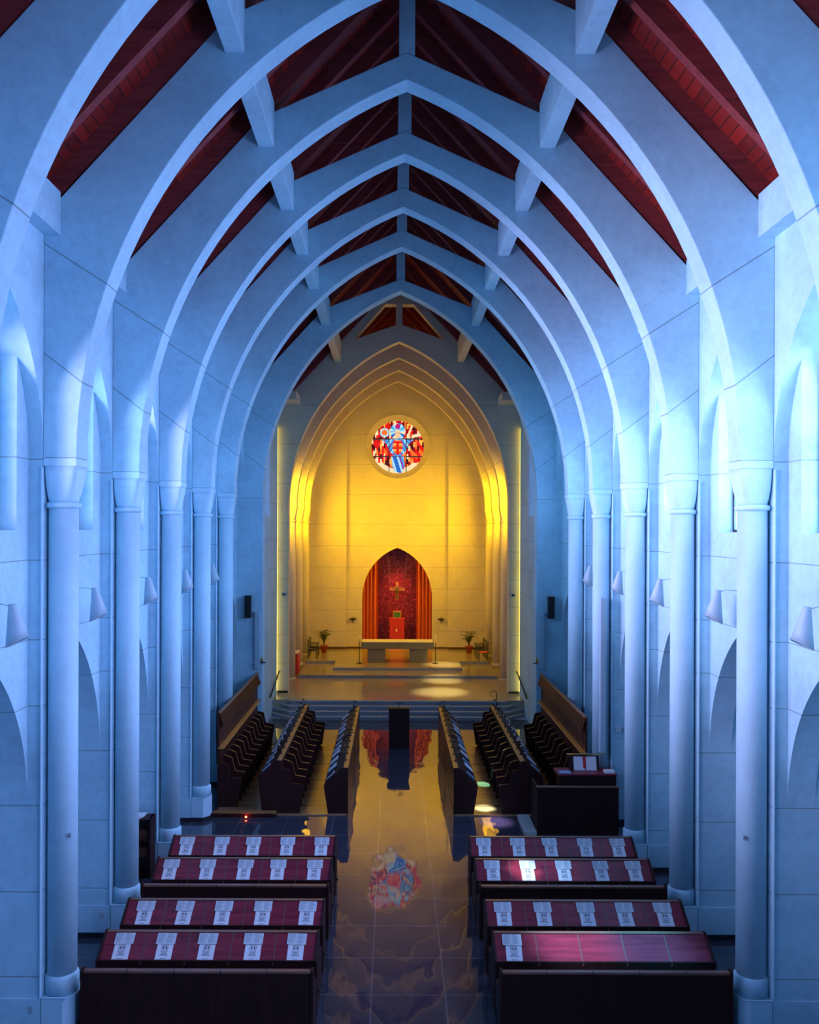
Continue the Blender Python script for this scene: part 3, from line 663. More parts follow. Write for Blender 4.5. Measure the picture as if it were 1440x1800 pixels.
for s in (-1, 1):
    sd = SIDE[s]
    pew_bench(s, 12.9, 'dark wooden pew nearest the camera, its back turned, %s of the aisle' % sd)
    desk_pew(s, 13.58, 'mahogany sloping book desk, nearest one, %s of the aisle' % sd, True)
    desk_pew(s, 14.78, 'mahogany sloping book desk, second from the camera, %s of the aisle' % sd, False)
    pew_bench(s, 16.0, 'dark bare-backed pew in the middle of the %s block' % sd)
    desk_pew(s, 16.68, 'mahogany sloping book desk just beyond the middle pew, %s of the aisle' % sd, True)
    desk_pew(s, 17.92, 'mahogany sloping book desk, farthest one, %s of the aisle' % sd, False)
    put_booklets(s, 13.58, 'nearest %s desk' % sd, (0,) if s > 0 else None)
    put_booklets(s, 14.78, 'second %s desk' % sd)
    put_booklets(s, 16.68, 'third %s desk' % sd)
    put_booklets(s, 17.92, 'farthest %s desk' % sd)

# ------------------------------------------------------------------ choir stalls
for s in (-1, 1):
    m = MB(); m.box(s * 1.45, s * 4.98, 22.85, 30.05, 0.0005, 0.03); struct(m.build('floor', M['planks']), 'oak plank floor under the %s choir stalls' % SIDE[s])
YS0, YS1, NS = 23.15, 30.0, 11
def prof(xb):  # divider profile as function of distance from seat back
    return [(xb, 0.03), (xb, 1.30), (xb - 0.10, 1.28), (xb - 0.24, 1.22), (xb - 0.30, 0.98), (xb - 0.34, 0.86), (xb - 0.60, 0.82), (xb - 0.61, 0.77), (xb - 0.50, 0.70), (xb - 0.52, 0.03)]
def divider_mesh(s):
    P = [(s * (x), z) for x, z in prof(0.0)]
    m = MB(); m.mi = 0; m.prism(P, 'xz', -0.02, 0.02)
    m.mi = 1
    tp = prof(0.0)[1:7]
    for (xa, za), (xb, zb) in zip(tp, tp[1:]):
        m.prism([(s * xa, za), (s * xb, zb), (s * xb, zb + 0.007), (s * xa, za + 0.007)], 'xz', -0.021, 0.021)
    return m.mesh('seat_divider', [M['stall'], M['stallrail']])
DV = {s: divider_mesh(s) for s in (-1, 1)}
def bookm(col, t, name='closed_book'):
    m = MB(); m.mi = 0; m.box(-0.1, 0.1, 0, 0.27, 0, 0.006); m.box(-0.1, 0.1, 0, 0.27, t - 0.006, t); m.box(-0.1, -0.094, 0, 0.27, 0, t); m.mi = 1; m.box(-0.092, 0.095, 0.005, 0.265, 0.006, t - 0.006)
    return m.mesh('closed_book', [col, M['paper']])
BKS = [bookm(M['bookblue'], 0.03), bookm(M['bookdark'], 0.04), bookm(M['bookblue'], 0.05)]
def binder():
    m = MB(); m.mi = 0; m.prism([(-0.2, 0.02), (-0.02, 0.0), (0.02, 0.0), (0.2, 0.02), (0.2, 0.03), (0.02, 0.035), (-0.02, 0.035), (-0.2, 0.03)], 'xz', 0.0, 0.29); m.mi = 1
    m.prism([(-0.19, 0.032), (-0.02, 0.038), (-0.01, 0.03), (0.01, 0.03), (0.02, 0.038), (0.19, 0.032), (0.19, 0.04), (0.02, 0.046), (0, 0.036), (-0.02, 0.046), (-0.19, 0.04)], 'xz', 0.01, 0.28)
    return m.mesh('open_book', [M['bookblue'], M['paper']])
OB = binder()
def lamp_mesh():
    m = MB(); m.lathe([(0.035, 0), (0.03, 0.02), (0.01, 0.025)], 0, 0, 12); m.tube([(0, 0, 0.02), (0, 0, 0.16), (0.03, 0, 0.20), (0.08, 0, 0.21)], 0.008, 6); stand = m.mesh('lamp_arm', M['black'])
    m = MB(); m.tube([(0.08, -0.09, 0.205), (0.08, 0.09, 0.205)], 0.026, 10); return stand, m.mesh('lamp_head', M['black'])
LS, LH = lamp_mesh()
def slope_books(s, xt, zt, xl, zl, rowname, y0, y1, n, lamps=True):
    """books lying on a desk slope that falls from (xt,zt) near the aisle to (xl,zl) outward"""
    ang = math.atan2(zt - zl, xl - xt)
    for i in range(n):
        y = y0 + (y1 - y0) * (i + 0.5) / n + random.uniform(-0.06, 0.06)
        kind = random.random()
        b = empty('choir_book', (s * (xl - 0.03), y, zl + 0.035)); b.rotation_euler = (0, 0, 0)
        # local frame: x along row (+Y), y up the slope (toward aisle)
        up = Vector((-s * math.cos(ang), 0, math.sin(ang))); al = Vector((0, 1 if s > 0 else -1, 0)); al = Vector((0, s, 0)) ; nz = al.cross(up)
        if nz.z < 0: al = -al; nz = al.cross(up)
        b.rotation_euler = Matrix((al, up, nz)).transposed().to_euler()
        look = 'open pale' if kind < 0.45 else ('closed navy' if kind < 0.6 else 'closed light blue')
        tag(b, '%s choir book, %s from near end of %s' % (look, ORD[i], rowname), 'book', 'choir books on the ' + rowname)
        me = OB if kind < 0.45 else (BKS[1] if kind < 0.6 else random.choice((BKS[0], BKS[2])))
        inst('book_block', me, b)
        if lamps:
            L = empty('reading_lamp', (s * (xt - 0.03), y0 + (y1 - y0) * (i + 0.95) / n, zt + 0.002)); L.rotation_euler = (0, 0, 0 if s > 0 else PI)
            tag(L, 'black reading lamp, %s from the near end of the %s' % (ORD[i], rowname), 'reading lamp', 'reading lamps on the ' + rowname)
            la_ = inst('lamp_arm', LS, L); inst('lamp_head', LH, la_)
for s in (-1, 1):
    sd = SIDE[s]; X = lambda v: s * v
    # inner desk
    d = empty('choir_desk', (X(1.7), YS0, 0.03)); tag(d, 'long dark choir desk bordering the central aisle on the %s' % sd, 'choir desk', 'choir desks')
    ya, yb = 22.92, 30.9
    m = MB(); m.prism([(X(1.43), 0.03), (X(1.43), 1.2), (X(1.48), 1.2), (X(1.48), 0.03)], 'xz', ya + 0.04, yb - 0.04); m.build('front_panel', M['stallpanel'], d)
    m = MB(); m.box(X(1.42), X(1.55), ya + 0.04, yb - 0.04, 1.22, 1.25); bevel(m.build('top_rail', M['stallrail'], d), 0.006)
    m = MB(); m.prism([(X(1.55), 1.25), (X(2.04), 0.80), (X(2.04), 0.76), (X(1.55), 1.21)], 'xz', ya + 0.04, yb - 0.04); m.build('book_slope', M['stall'], d)
    m = MB(); m.prism([(X(2.04), 0.76), (X(2.04), 0.83), (X(2.06), 0.83), (X(2.06), 0.76)], 'xz', ya + 0.04, yb - 0.04); m.build('book_ledge', M['stall'], d)
    for y in (ya, yb - 0.04, (ya + yb) / 2 - 0.02):
        m = MB(); m.prism([(X(1.42), 0.03), (X(1.42), 1.26), (X(1.60), 1.26), (X(2.07), 0.80), (X(2.07), 0.72), (X(1.96), 0.03)], 'xz', y, y + 0.04); bevel(m.build('end_panel', M['stall'], d), 0.006)
    slope_books(s, 1.55, 1.25, 2.04, 0.80, '%s inner choir desk' % sd, ya + 0.1, yb - 0.1, 11)
    # middle and outer stalls
    for nm, xb in (('middle', 3.24), ('outer', 4.98)):
        y0 = 22.92 if nm == 'middle' else (23.42 if s < 0 else 23.0); y1 = 30.3 if nm == 'middle' else 30.0
        t = empty('choir_stall', (X(xb), y0, 0.03))
        tag(t, ('middle row of dark choir seats with a book slope behind, %s side' if nm == 'middle' else 'high-backed dark choir stall row standing against the %s wall columns') % sd, 'choir stall', 'choir stalls')
        n = NS
        m = MB(); m.box(X(xb), X(xb + 0.04), y0 + 0.04, y1 - 0.04, 0.03, 1.42 if nm == 'middle' else 1.62); m.build('back_panel', M['stall'], t)
        for i in range(1, n):
            inst('seat_divider', DV[s], t, (0, (y1 - y0) * i / n, -0.03))
        for i in range(n):
            ya_, yb_ = y0 + (y1 - y0) * i / n + 0.025, y0 + (y1 - y0) * (i + 1) / n - 0.025
            m = MB(); m.prism([(X(xb), 0.46), (X(xb - 0.42), 0.48), (X(xb - 0.42), 0.51), (X(xb), 0.49)], 'xz', ya_, yb_); m.build('seat', M['stall'], t)
        for y in (y0, y1 - 0.05):
            if nm == 'middle': P = [(3.74, 0.03), (3.83, 0.93), (3.83, 1.03), (3.36, 1.46), (3.22, 1.44), (3.20, 1.22), (3.00, 1.20), (2.94, 0.84), (2.64, 0.81), (2.62, 0.76), (2.72, 0.03)]
            else: P = [(5.04, 0.03), (5.04, 1.62), (4.98, 1.62), (4.97, 1.26), (4.76, 1.22), (4.68, 0.86), (4.40, 0.82), (4.38, 0.77), (4.48, 0.03)]
            m = MB(); m.prism([(X(a), b) for a, b in P], 'xz', y, y + 0.05); bevel(m.build('end_panel', M['stall'], t), 0.006)
        if nm == 'middle':
            m = MB(); m.box(X(3.21), X(3.34), y0 + 0.05, y1 - 0.05, 1.42, 1.445); bevel(m.build('top_rail', M['stallrail'], t), 0.005)
            m = MB(); m.prism([(X(3.34), 1.44), (X(3.80), 1.02), (X(3.80), 0.98), (X(3.34), 1.40)], 'xz', y0 + 0.05, y1 - 0.05); m.build('book_slope', M['stall'], t)
            m = MB(); m.prism([(X(3.80), 0.97), (X(3.80), 1.06), (X(3.82), 1.06), (X(3.82), 0.97)], 'xz', y0 + 0.05, y1 - 0.05); m.build('book_ledge', M['stall'], t)
            slope_books(s, 3.34, 1.44, 3.80, 1.02, '%s middle choir stall' % sd, y0 + 0.1, y1 - 0.1, 11)
        else:
            m = MB(); m.box(X(4.86), X(5.02), y0, y1, 1.62, 1.67); bevel(m.build('ledge', M['ledge'], t), 0.006)
            m = MB(); m.mi = 0; m.box(X(4.99), X(5.03), y0, y1, 1.67, 2.62); m.mi = 1
            nn = 24
            for i in range(nn + 1): yy = y0 + (y1 - y0) * i / nn; m.box(X(4.98), X(4.99), yy - 0.006, yy + 0.006, 1.67, 2.25)
            for zz in (1.82, 1.97, 2.12): m.box(X(4.982), X(4.99), y0, y1, zz - 0.005, zz + 0.005)
            m.build('high_back', [M['stallpanel'], M['black']], t)
            for i in range(nn):
                ya_, yb_ = y0 + (y1 - y0) * i / nn, y0 + (y1 - y0) * (i + 1) / nn
                m = MB(); m.prism([(X(4.86), 2.24), (X(4.98), 2.60), (X(4.99), 2.60), (X(4.88), 2.22)], 'xz', ya_ + 0.01, yb_ - 0.01); m.build('canopy_slat', M['pewdark'], t)
            m = MB(); m.box(X(4.93), X(5.03), y0, y1, 2.60, 2.63); bevel(m.build('top_rail', M['stallrail'], t), 0.004)
            if s > 0: pass
# low plinth in front of the left stalls with a small red lamp
m = MB(); m.mi = 0; m.box(-5.0, -3.32, 22.66, 22.84, 0.0, 0.11); m.mi = 1; m.box(-5.0, -3.32, 22.64, 22.86, 0.11, 0.13)
tag(m.build('low_step', [M['pewdark'], M['stallrail']]), 'low dark wooden step in front of the left outer choir stalls', 'step')
rl = empty('floor_lamp', (-4.10, 22.58, 0.0)); tag(rl, 'tiny glowing red vigil lamp on the floor before the left stalls', 'lamp')
m = MB(); m.lathe([(0.03, 0), (0.032, 0.03)], -4.10, 22.58, 16); m.build('lamp_base', M['black'], rl)
m = MB(); m.lathe([(0.026, 0.03), (0.028, 0.055), (0.018, 0.07)], -4.10, 22.58, 16); m.build('glass_glow', M['redlamp'], rl)

# ------------------------------------------------------------------ organ console (right)
oc = empty('organ_console', (4.6, 21.5, 0)); tag(oc, 'large dark wooden organ console screen on the right behind the pews', 'organ console')
m = MB(); m.box(3.42, 5.48, 21.5, 21.56, 0.0, 1.18); m.build('front_panel', M['pewdark'], oc)
m = MB(); m.box(3.40, 5.5, 21.48, 21.60, 1.18, 1.205); bevel(m.build('top_rail', M['pewrail'], oc), 0.005)
for x in (3.42, ): m = MB(); m.box(x, x + 0.05, 21.56, 22.4, 0, 1.18); m.build('side_panel', M['pewdark'], oc)
for x in (4.1, 4.8): m = MB(); m.box(x - 0.004, x + 0.004, 21.494, 21.5, 0.03, 1.15); m.build('panel_joint', M['black'], oc)
ds = empty('organ_desk', (4.6, 22.0, 0)); tag(ds, 'reddish brown organ desk top just behind the console screen', 'desk')
m = MB(); m.box(4.05, 5.48, 21.75, 22.3, 0.0, 1.42); m.build('case', M['pewdark'], ds)
m = MB(); m.box(3.98, 5.49, 21.70, 22.32, 1.42, 1.46); bevel(m.build('desk_top', M['pew'], ds), 0.006)
m = MB(); m.prism([(22.05, 1.47), (22.15, 1.82), (22.17, 1.82), (22.08, 1.46)], 'yz', 4.35, 5.12); m.build('music_rest', M['pewdark'], ds)
m = MB(); m.tube([(4.28, 22.1, 1.87), (5.30, 22.1, 1.87)], 0.015); m.tube([(4.8, 22.15, 1.80), (4.8, 22.1, 1.87)], 0.01); m.build('lamp_bar', M['brass'], ds)
mbk = empty('music_book', (4.73, 22.04, 1.465)); tag(mbk, 'open white music book with a red ribbon on the organ desk', 'book')
m = MB(); m.prism([(22.02, 1.47), (22.12, 1.80), (22.13, 1.80), (22.03, 1.465)], 'yz', 4.46, 4.75); m.prism([(22.02, 1.47), (22.12, 1.80), (22.13, 1.80), (22.03, 1.465)], 'yz', 4.77, 5.05); m.build('pages', M['paper'], mbk)
m = MB(); m.prism([(22.025, 1.52), (22.105, 1.81), (22.112, 1.81), (22.03, 1.52)], 'yz', 4.70, 4.77); m.build('ribbon', M['ribbon'], mbk)
m = MB(); m.box(5.2, 5.45, 21.78, 22.0, 1.46, 1.49); m.box(5.22, 5.46, 21.80, 22.02, 1.49, 1.505); tag(m.build('paper_stack', M['paper']), 'small stack of white papers on the right end of the organ desk', 'papers')
m = MB(); m.box(4.05, 4.35, 21.75, 21.98, 1.46, 1.48); tag(m.build('notebook', M['bookblue']), 'pale blue notebook on the left end of the organ desk', 'notebook')
m = MB(); m.box(3.1, 3.40, 21.4, 22.7, 0.0, 0.10); tag(m.build('organ_step', M['nosing']), 'low pale platform edge left of the organ console', 'platform')
# left bookcase
bc = empty('bookcase', (-5.9, 18.85, 0)); tag(bc, 'dark open shelf cabinet standing in the left niche behind the second column', 'bookcase')
y0, y1 = 18.72, 19.08
m = MB(); m.box(-5.57, -5.53, y0, y1, 0, 1.3); m.build('side_panel', M['pewdark'], bc)
m = MB(); m.box(-6.45, -6.41, y0, y1, 0, 1.3); m.build('side_panel', M['pewdark'], bc)
for z in (0.05, 0.42, 0.8): m = MB(); m.box(-6.41, -5.57, y0, y1, z, z + 0.03); m.build('shelf', M['pewdark'], bc)
m = MB(); m.box(-6.46, -5.52, y0 - 0.02, y1, 1.27, 1.3); m.build('top_board', M['stall'], bc)
m = MB(); m.box(-6.41, -5.57, y1 - 0.02, y1, 0.05, 1.27); m.build('back_panel', M['black'], bc)
for z, n in ((0.45, 'middle'), (0.83, 'upper')): m = MB(); m.box(-5.95, -5.62, y0 + 0.06, y0 + 0.3, z, z + 0.2); tag(m.build('storage_box', M['stallpanel']), 'brown box on the %s shelf of the left cabinet' % n, 'box')
m = MB(); m.box(-6.3, -5.75, y0 + 0.02, y1 - 0.05, 1.3, 1.32); m.box(-6.2, -5.7, y0 + 0.05, y1 - 0.02, 1.32, 1.335); tag(m.build('paper_stack', M['paper']), 'white papers lying on top of the left shelf cabinet', 'papers')
for s in (-1, 1):
    m = MB(); m.box(s * 5.03 if False else s * 5.07, s * 5.075, 0, 0.001, 0, 0.001); m.b.free()
# ------------------------------------------------------------------ lectern, microphones
lc = empty('lectern', (0, 29.8, 0)); tag(lc, 'tall dark box lectern standing alone in the middle of the aisle', 'lectern')
m = MB(); m.box(-0.36, 0.36, 29.80, 30.25, 0.0, 1.36); bevel(m.build('body', M['stall'], lc), 0.01)
m = MB(); m.prism([(29.76, 1.44), (30.3, 1.36), (30.3, 1.33), (29.76, 1.41)], 'yz', -0.385, 0.385); m.build('reading_top', M['stall'], lc)
m = MB(); m.box(-0.385, 0.385, 29.755, 29.765, 1.40, 1.45); m.build('rim', M['stallrail'], lc)
m = MB(); m.tube([(0, 29.9, 1.42), (0, 29.88, 1.58)], 0.012); m.tube([(-0.13, 29.88, 1.58), (0.13, 29.88, 1.58)], 0.016); m.build('microphone', M['black'], lc)
ms = empty('microphone_stand', (3.35, 30.55, 0)); tag(ms, 'thin black gooseneck microphone stand rising at the far end of the right middle stalls', 'microphone stand')
ms.location = (3.5, 30.55, 0)
m = MB(); m.lathe([(0.12, 0), (0.11, 0.025), (0.02, 0.03)], 3.5, 30.55, 20); m.build('base', M['black'], ms)
m = MB(); pts = [(3.5, 30.55, 0.02), (3.5, 30.55, 1.75)] + [(3.5 - 0.11 + 0.11 * math.cos(t), 30.55, 1.75 + 0.14 * math.sin(t)) for t in [PI * i / 8 for i in range(1, 9)]] + [(3.30, 30.55, 1.68)]
m.tube(pts, 0.012); m.build('pole', M['black'], ms)

# ------------------------------------------------------------------ loudspeakers, cameras, rails, outlets
for s in (-1, 1):
    sd = SIDE[s]
    L = empty('loudspeaker', (s * 5.32, 30.0, 4.9)); tag(L, 'black upright loudspeaker on the wall %s of the chancel arch' % sd, 'loudspeaker')
    m = MB(); m.box(s * 5.21, s * 5.43, 29.85, 30.07, 4.55, 5.32); bevel(m.build('cabinet', M['black'], L), 0.01)
    m = MB(); m.tube([(s * 5.32, 30.07, 4.95), (s * 5.32, 30.1, 4.95)], 0.03); m.build('wall_bracket', M['metal'], L)
    a = empty('line_speaker', (s * 5.0, 30.0, 2.75)); tag(a, 'tall narrow white line loudspeaker on the edge of the chancel arch, %s side' % sd, 'loudspeaker')
    m = MB(); m.box(s * 4.90, s * 5.10, 29.98, 30.10, 2.75, 4.75); bevel(m.build('cabinet', M['white'], a), 0.02)
    bk = MB(); bk.box(s * 4.97, s * 5.03, 30.09, 30.104, 3.3, 3.4); bk.build('wall_bracket', M['metal'], a)
    g = MB(); g.box(s * 4.925, s * 5.075, 29.972, 29.98, 2.8, 4.7); g.build('grille', M['shade'], a)
    c = empty('security_camera', (s * 4.95, 36.6, 4.85)); tag(c, 'small white camera with a dark lens on the %s sanctuary pier' % sd, 'camera')
    m = MB(); m.box(s * 4.85, s * 5.02, 36.56, 36.70, 4.78, 4.92); bevel(m.build('housing', M['white'], c), 0.01)
    m = MB(); m.tube([(s * 4.90, 36.56, 4.85), (s * 4.90, 36.52, 4.85)], 0.045, 12); m.build('lens', M['black'], c)
    h = empty('handrail', (s * 5.08, 35.0, 1.2)); tag(h, 'dark sloping handrail beside the chancel steps, %s wall' % sd, 'handrail')
    m = MB(); m.tube([(s * 5.10, 33.9, 0.95), (s * 5.10, 36.6, 1.55), (s * 5.08, 36.66, 1.55)], 0.03); m.build('rail', M['pewrail'] if False else M['bronze'], h)
    for y, z in ((34.3, 1.03), (36.2, 1.46)): m = MB(); m.tube([(s * 5.10, y, z), (s * 5.19, y, z - 0.05)], 0.014); m.build('bracket', M['brass'], h)
    q = empty('corner_sconce', (s * 4.84, 30.1, 3.0)); tag(q, 'small brass candle bracket on the edge of the chancel arch, %s side' % sd, 'candle bracket')
    m = MB(); m.tube([(s * 4.88, 30.1, 2.95), (s * 4.84, 30.02, 2.95), (s * 4.70, 30.0, 2.97)], 0.018); m.build('arm', M['bronze'], q)
    m = MB(); m.lathe([(0.03, 2.97), (0.05, 3.02), (0.03, 3.12), (0.012, 3.2)], s * 4.83, 29.98, 12); m.build('holder', M['brass'], q)
ts = empty('line_speaker', (5.2, 22.6, 1.9)); tag(ts, 'very tall narrow white line loudspeaker fixed in front of the fourth right column', 'loudspeaker')
m = MB(); m.box(5.17, 5.33, 22.20, 22.36, 1.86, 5.92); bevel(m.build('cabinet', M['white'], ts), 0.02)
m = MB(); m.box(5.19, 5.31, 22.193, 22.20, 1.9, 5.88); m.build('grille', M['shade'], ts)
jb = empty('junction_box', (5.9, 22.3, 2.45)); tag(jb, 'small white electrical box on the pier wall behind the organ', 'electrical box')
m = MB(); m.box(5.62, 5.75, 22.29, 22.37, 2.38, 2.55); bevel(m.build('box', M['white'], jb), 0.006)
m = MB(); m.tube([(5.75, 22.33, 2.47), (6.4, 22.33, 2.47)], 0.012); m.tube([(5.75, 22.33, 2.43), (6.4, 22.33, 2.43)], 0.012); m.tube([(5.62, 22.33, 2.42), (5.55, 22.3, 2.38), (5.52, 22.2, 2.42)], 0.012); m.build('conduit', M['white'], jb)
for s in (-1, 1):
    x = s * 5.16; k = empty('number_plaque', (x, ZK(1) + 0.05, 3.0)); tag(k, 'tiny dark round-cornered badge stuck on the nearest %s column' % SIDE[s], 'badge')
    th = PI / 2 + s * 0.55 if False else 0
    cx_, cy_ = s * 5.29, ZK(1) + 0.25; an = -PI / 2 - s * 0.75
    px, py = cx_ + 0.222 * math.cos(an), cy_ + 0.222 * math.sin(an); k.location = (px, py, 3.02); k.rotation_euler = (PI / 2, 0, an + PI / 2)
    m = MB(); m.box(-0.035, 0.035, -0.04, 0.04, 0.0, 0.006); me = m.mesh('plate', M['shade']); inst('plate', me, k)
    m = MB(); m.box(-0.028, 0.028, 0.026, 0.032, 0.006, 0.008); m.box(-0.028, 0.028, -0.032, -0.026, 0.006, 0.008); m.box(-0.028, -0.022, -0.032, 0.032, 0.006, 0.008); m.box(0.022, 0.028, -0.032, 0.032, 0.006, 0.008)
    m.prism([(-0.012, -0.018), (0.012, -0.018), (0.016, 0.0), (0.006, 0.018), (-0.006, 0.018), (-0.016, 0)], 'xy', 0.006, 0.008); me = m.mesh('emblem', M['ink']); inst('emblem', me, k)
def outlet(x, y, z, lab):
    o = empty('wall_outlet', (x, y, z)); tag(o, lab, 'outlet')
    m = MB(); m.box(x - 0.04, x + 0.04, y - 0.008, y, z - 0.06, z + 0.06); bevel(m.build('cover_plate', M['shade'], o), 0.004)
    m = MB(); 
    for dz in (-0.025, 0.025): m.box(x - 0.015, x + 0.015, y - 0.0095, y - 0.008, z + dz - 0.014, z + dz + 0.014)
    m.build('socket', M['inkfaint'], o)
outlet(-5.66, ZK(2) - 0.03, 0.42, 'small wall outlet low on the pier beside the second left column')
outlet(-5.66, ZK(1) - 0.03, 0.44, 'small wall outlet at the foot of the nearest left pier, bottom edge of photo')

# ------------------------------------------------------------------ sanctuary furniture
FZ = 0.905
al = empty('altar', (0, 43.3, FZ)); tag(al, 'long stone altar table on two block supports, covered with white linen', 'altar')
m = MB(); m.box(-1.83, 1.83, 43.05, 44.1, FZ + 0.70, FZ + 1.04); bevel(m.build('table_slab', M['altar'], al), 0.015)
for s in (-1, 1): m = MB(); m.box(s * 0.62, s * 1.52, 43.12, 43.95, FZ, FZ + 0.70); bevel(m.build('support', M['altar'], al), 0.012)
m = MB(); m.box(-1.80, 1.80, 43.04, 44.1, FZ + 1.04, FZ + 1.06); tag(m.build('altar_cloth', M['cloth']), 'white linen cloth laid over the altar top', 'cloth')
for s in (-1, 1):
    x = s * 1.91; c = empty('candlestick', (x, 42.9, FZ)); tag(c, 'tall dark standing candlestick with pale candle at the %s end of the altar' % SIDE[s], 'candlestick', 'altar candlesticks')
    m = MB(); m.lathe([(0.16, FZ), (0.15, FZ + 0.02), (0.03, FZ + 0.05)], x, 42.9, 16); m.build('foot', M['bronze'], c)
    m = MB(); m.lathe([(0.02, FZ + 0.04), (0.02, FZ + 1.02), (0.06, FZ + 1.05), (0.07, FZ + 1.07)], x, 42.9, 12); m.build('stem', M['bronze'], c)
    m = MB(); m.lathe([(0.035, FZ + 1.07), (0.035, FZ + 1.40), (0.01, FZ + 1.43)], x, 42.9, 12); m.build('candle', M['wax'], c)
    m = MB(); m.lathe([(0.075, FZ + 1.04), (0.085, FZ + 1.07), (0.08, FZ + 1.09)], x, 42.9, 16); m.build('drip_pan', M['brass'], c)
# tabernacle pedestal, icon, crucifix in the niche
pd = empty('pedestal', (0, 48.9, FZ)); tag(pd, 'red block pedestal in the niche behind the altar', 'pedestal')
m = MB(); m.box(-0.42, 0.42, 48.6, 49.3, FZ, FZ + 1.62); bevel(m.build('block', M['redstone'], pd), 0.012)
m = MB(); m.box(-0.44, 0.44, 48.58, 49.32, FZ + 1.62, FZ + 1.66); m.build('top_slab', M['redstone'], pd)
vl = empty('hanging_lamp', (-0.03, 48.5, 2.0)); tag(vl, 'tiny pale pendant ornament hanging before the red pedestal', 'pendant')
m = MB(); m.tube([(-0.03, 48.5, 2.30), (-0.03, 48.5, 1.98)], 0.008, 6); m.build('chain', M['brass'], vl)
m = MB(); m.lathe([(0.01, 1.80), (0.05, 1.86), (0.05, 1.92), (0.012, 1.99)], -0.03, 48.5, 12); m.build('drop', M['wax'], vl)
tb = empty('tabernacle', (0, 48.9, FZ + 1.66)); tag(tb, 'small green tabernacle box in an orange frame on the red pedestal', 'tabernacle')
m = MB(); m.box(-0.24, 0.24, 48.7, 49.15, FZ + 1.66, FZ + 2.06); bevel(m.build('case', M['frame'], tb), 0.01)
m = MB(); m.box(-0.19, 0.19, 48.69, 48.70, FZ + 1.72, FZ + 2.0); m.build('door', M['green'], tb)
cz = 4.2; cr = empty('crucifix', (0, 49.0, cz)); tag(cr, 'wooden crucifix hung on two wires above the tabernacle', 'crucifix')
m = MB(); m.box(-0.08, 0.08, 49.0, 49.05, cz - 0.58, cz + 0.42); m.box(-0.42, 0.42, 49.0, 49.05, cz - 0.08, cz + 0.09); bevel(m.build('cross', M['cross'], cr), 0.006)
m = MB()
m.tube([(0, 48.97, cz + 0.12), (0, 48.96, cz + 0.02), (0, 48.95, cz - 0.12), (0.01, 48.96, cz - 0.24)], [0.028, 0.055, 0.05, 0.045], 10)
m.lathe([(0.012, cz + 0.10), (0.034, cz + 0.13), (0.032, cz + 0.18), (0.01, cz + 0.2)], 0.005, 48.94, 10)
for s in (-1, 1):
    m.tube([(s * 0.04, 48.96, cz + 0.06), (s * 0.16, 48.97, cz + 0.06), (s * 0.32, 48.985, cz + 0.08)], [0.024, 0.018, 0.012], 8)
    m.tube([(s * 0.025, 48.96, cz - 0.22), (s * 0.04, 48.93, cz - 0.36), (s * 0.01, 48.97, cz - 0.52)], [0.03, 0.024, 0.014], 8)
m.build('corpus', M['corpus'], cr)
m = MB(); 
for s in (-1, 1): m.tube([(s * 0.38, 49.02, cz + 0.09), (s * 0.62, 49.1, 6.9)], 0.008, 5)
m.build('wire', M['metal'], cr)
for s in (-1, 1):
    xs0, xs1 = 1.10, 2.42; pts = []; n = 90
    for i in range(n + 1):
        u = i / n; pts.append((s * (xs0 + (xs1 - xs0) * u), ZB + 0.72 + 0.10 * math.sin(u * 2 * PI * 6.0) + 0.03 * math.sin(u * 31)))
    poly = pts + [(x, y + 0.015) for x, y in pts[::-1]]
    m = MB(); m.prism(poly, 'xy', FZ + 0.01, 6.9); o = m.build('curtain', M['curtain']); tag(o, 'orange pleated curtain hanging down the %s side of the niche' % SIDE[s], 'curtain', 'niche curtains')
# niche lamp
nl = bpy.data.lights.new('niche_downlight', 'SPOT'); nl.energy = 260; nl.color = (1.0, 0.35, 0.25); nl.spot_size = math.radians(75); nl.spot_blend = 0.8; nl.shadow_soft_size = 0.1
no = bpy.data.objects.new('niche_downlight', nl); COL.objects.link(no); no.location = (0, ZB + 0.45, 6.1); no.rotation_euler = (Vector((0, ZB + 1.3, 2.2)) - no.location).to_track_quat('-Z', 'Y').to_euler()
# wall sconces
for s in (-1, 1):
    x, y, z = s * 2.48, ZB - 0.16, 2.55; c = empty('wall_sconce', (x, ZB, z)); tag(c, 'dark bronze cross-shaped candle sconce on the end wall %s of the niche' % SIDE[s], 'sconce', 'end wall sconces')
    m = MB(); m.tube([(x, ZB, z - 0.05), (x, y, z - 0.12), (x, y, z)], 0.022); m.build('arm', M['bronze'], c)
    m = MB(); m.lathe([(0.03, z - 0.05), (0.16, z + 0.0), (0.20, z + 0.05), (0.19, z + 0.07)], x, y, 18); m.build('dish', M['bronze'], c)
    m = MB(); m.lathe([(0.025, z + 0.07), (0.02, z + 0.16)], x, y, 10); m.lathe([(0.012, z - 0.22), (0.03, z - 0.1)], x, y, 10); m.build('spike', M['bronze'], c)
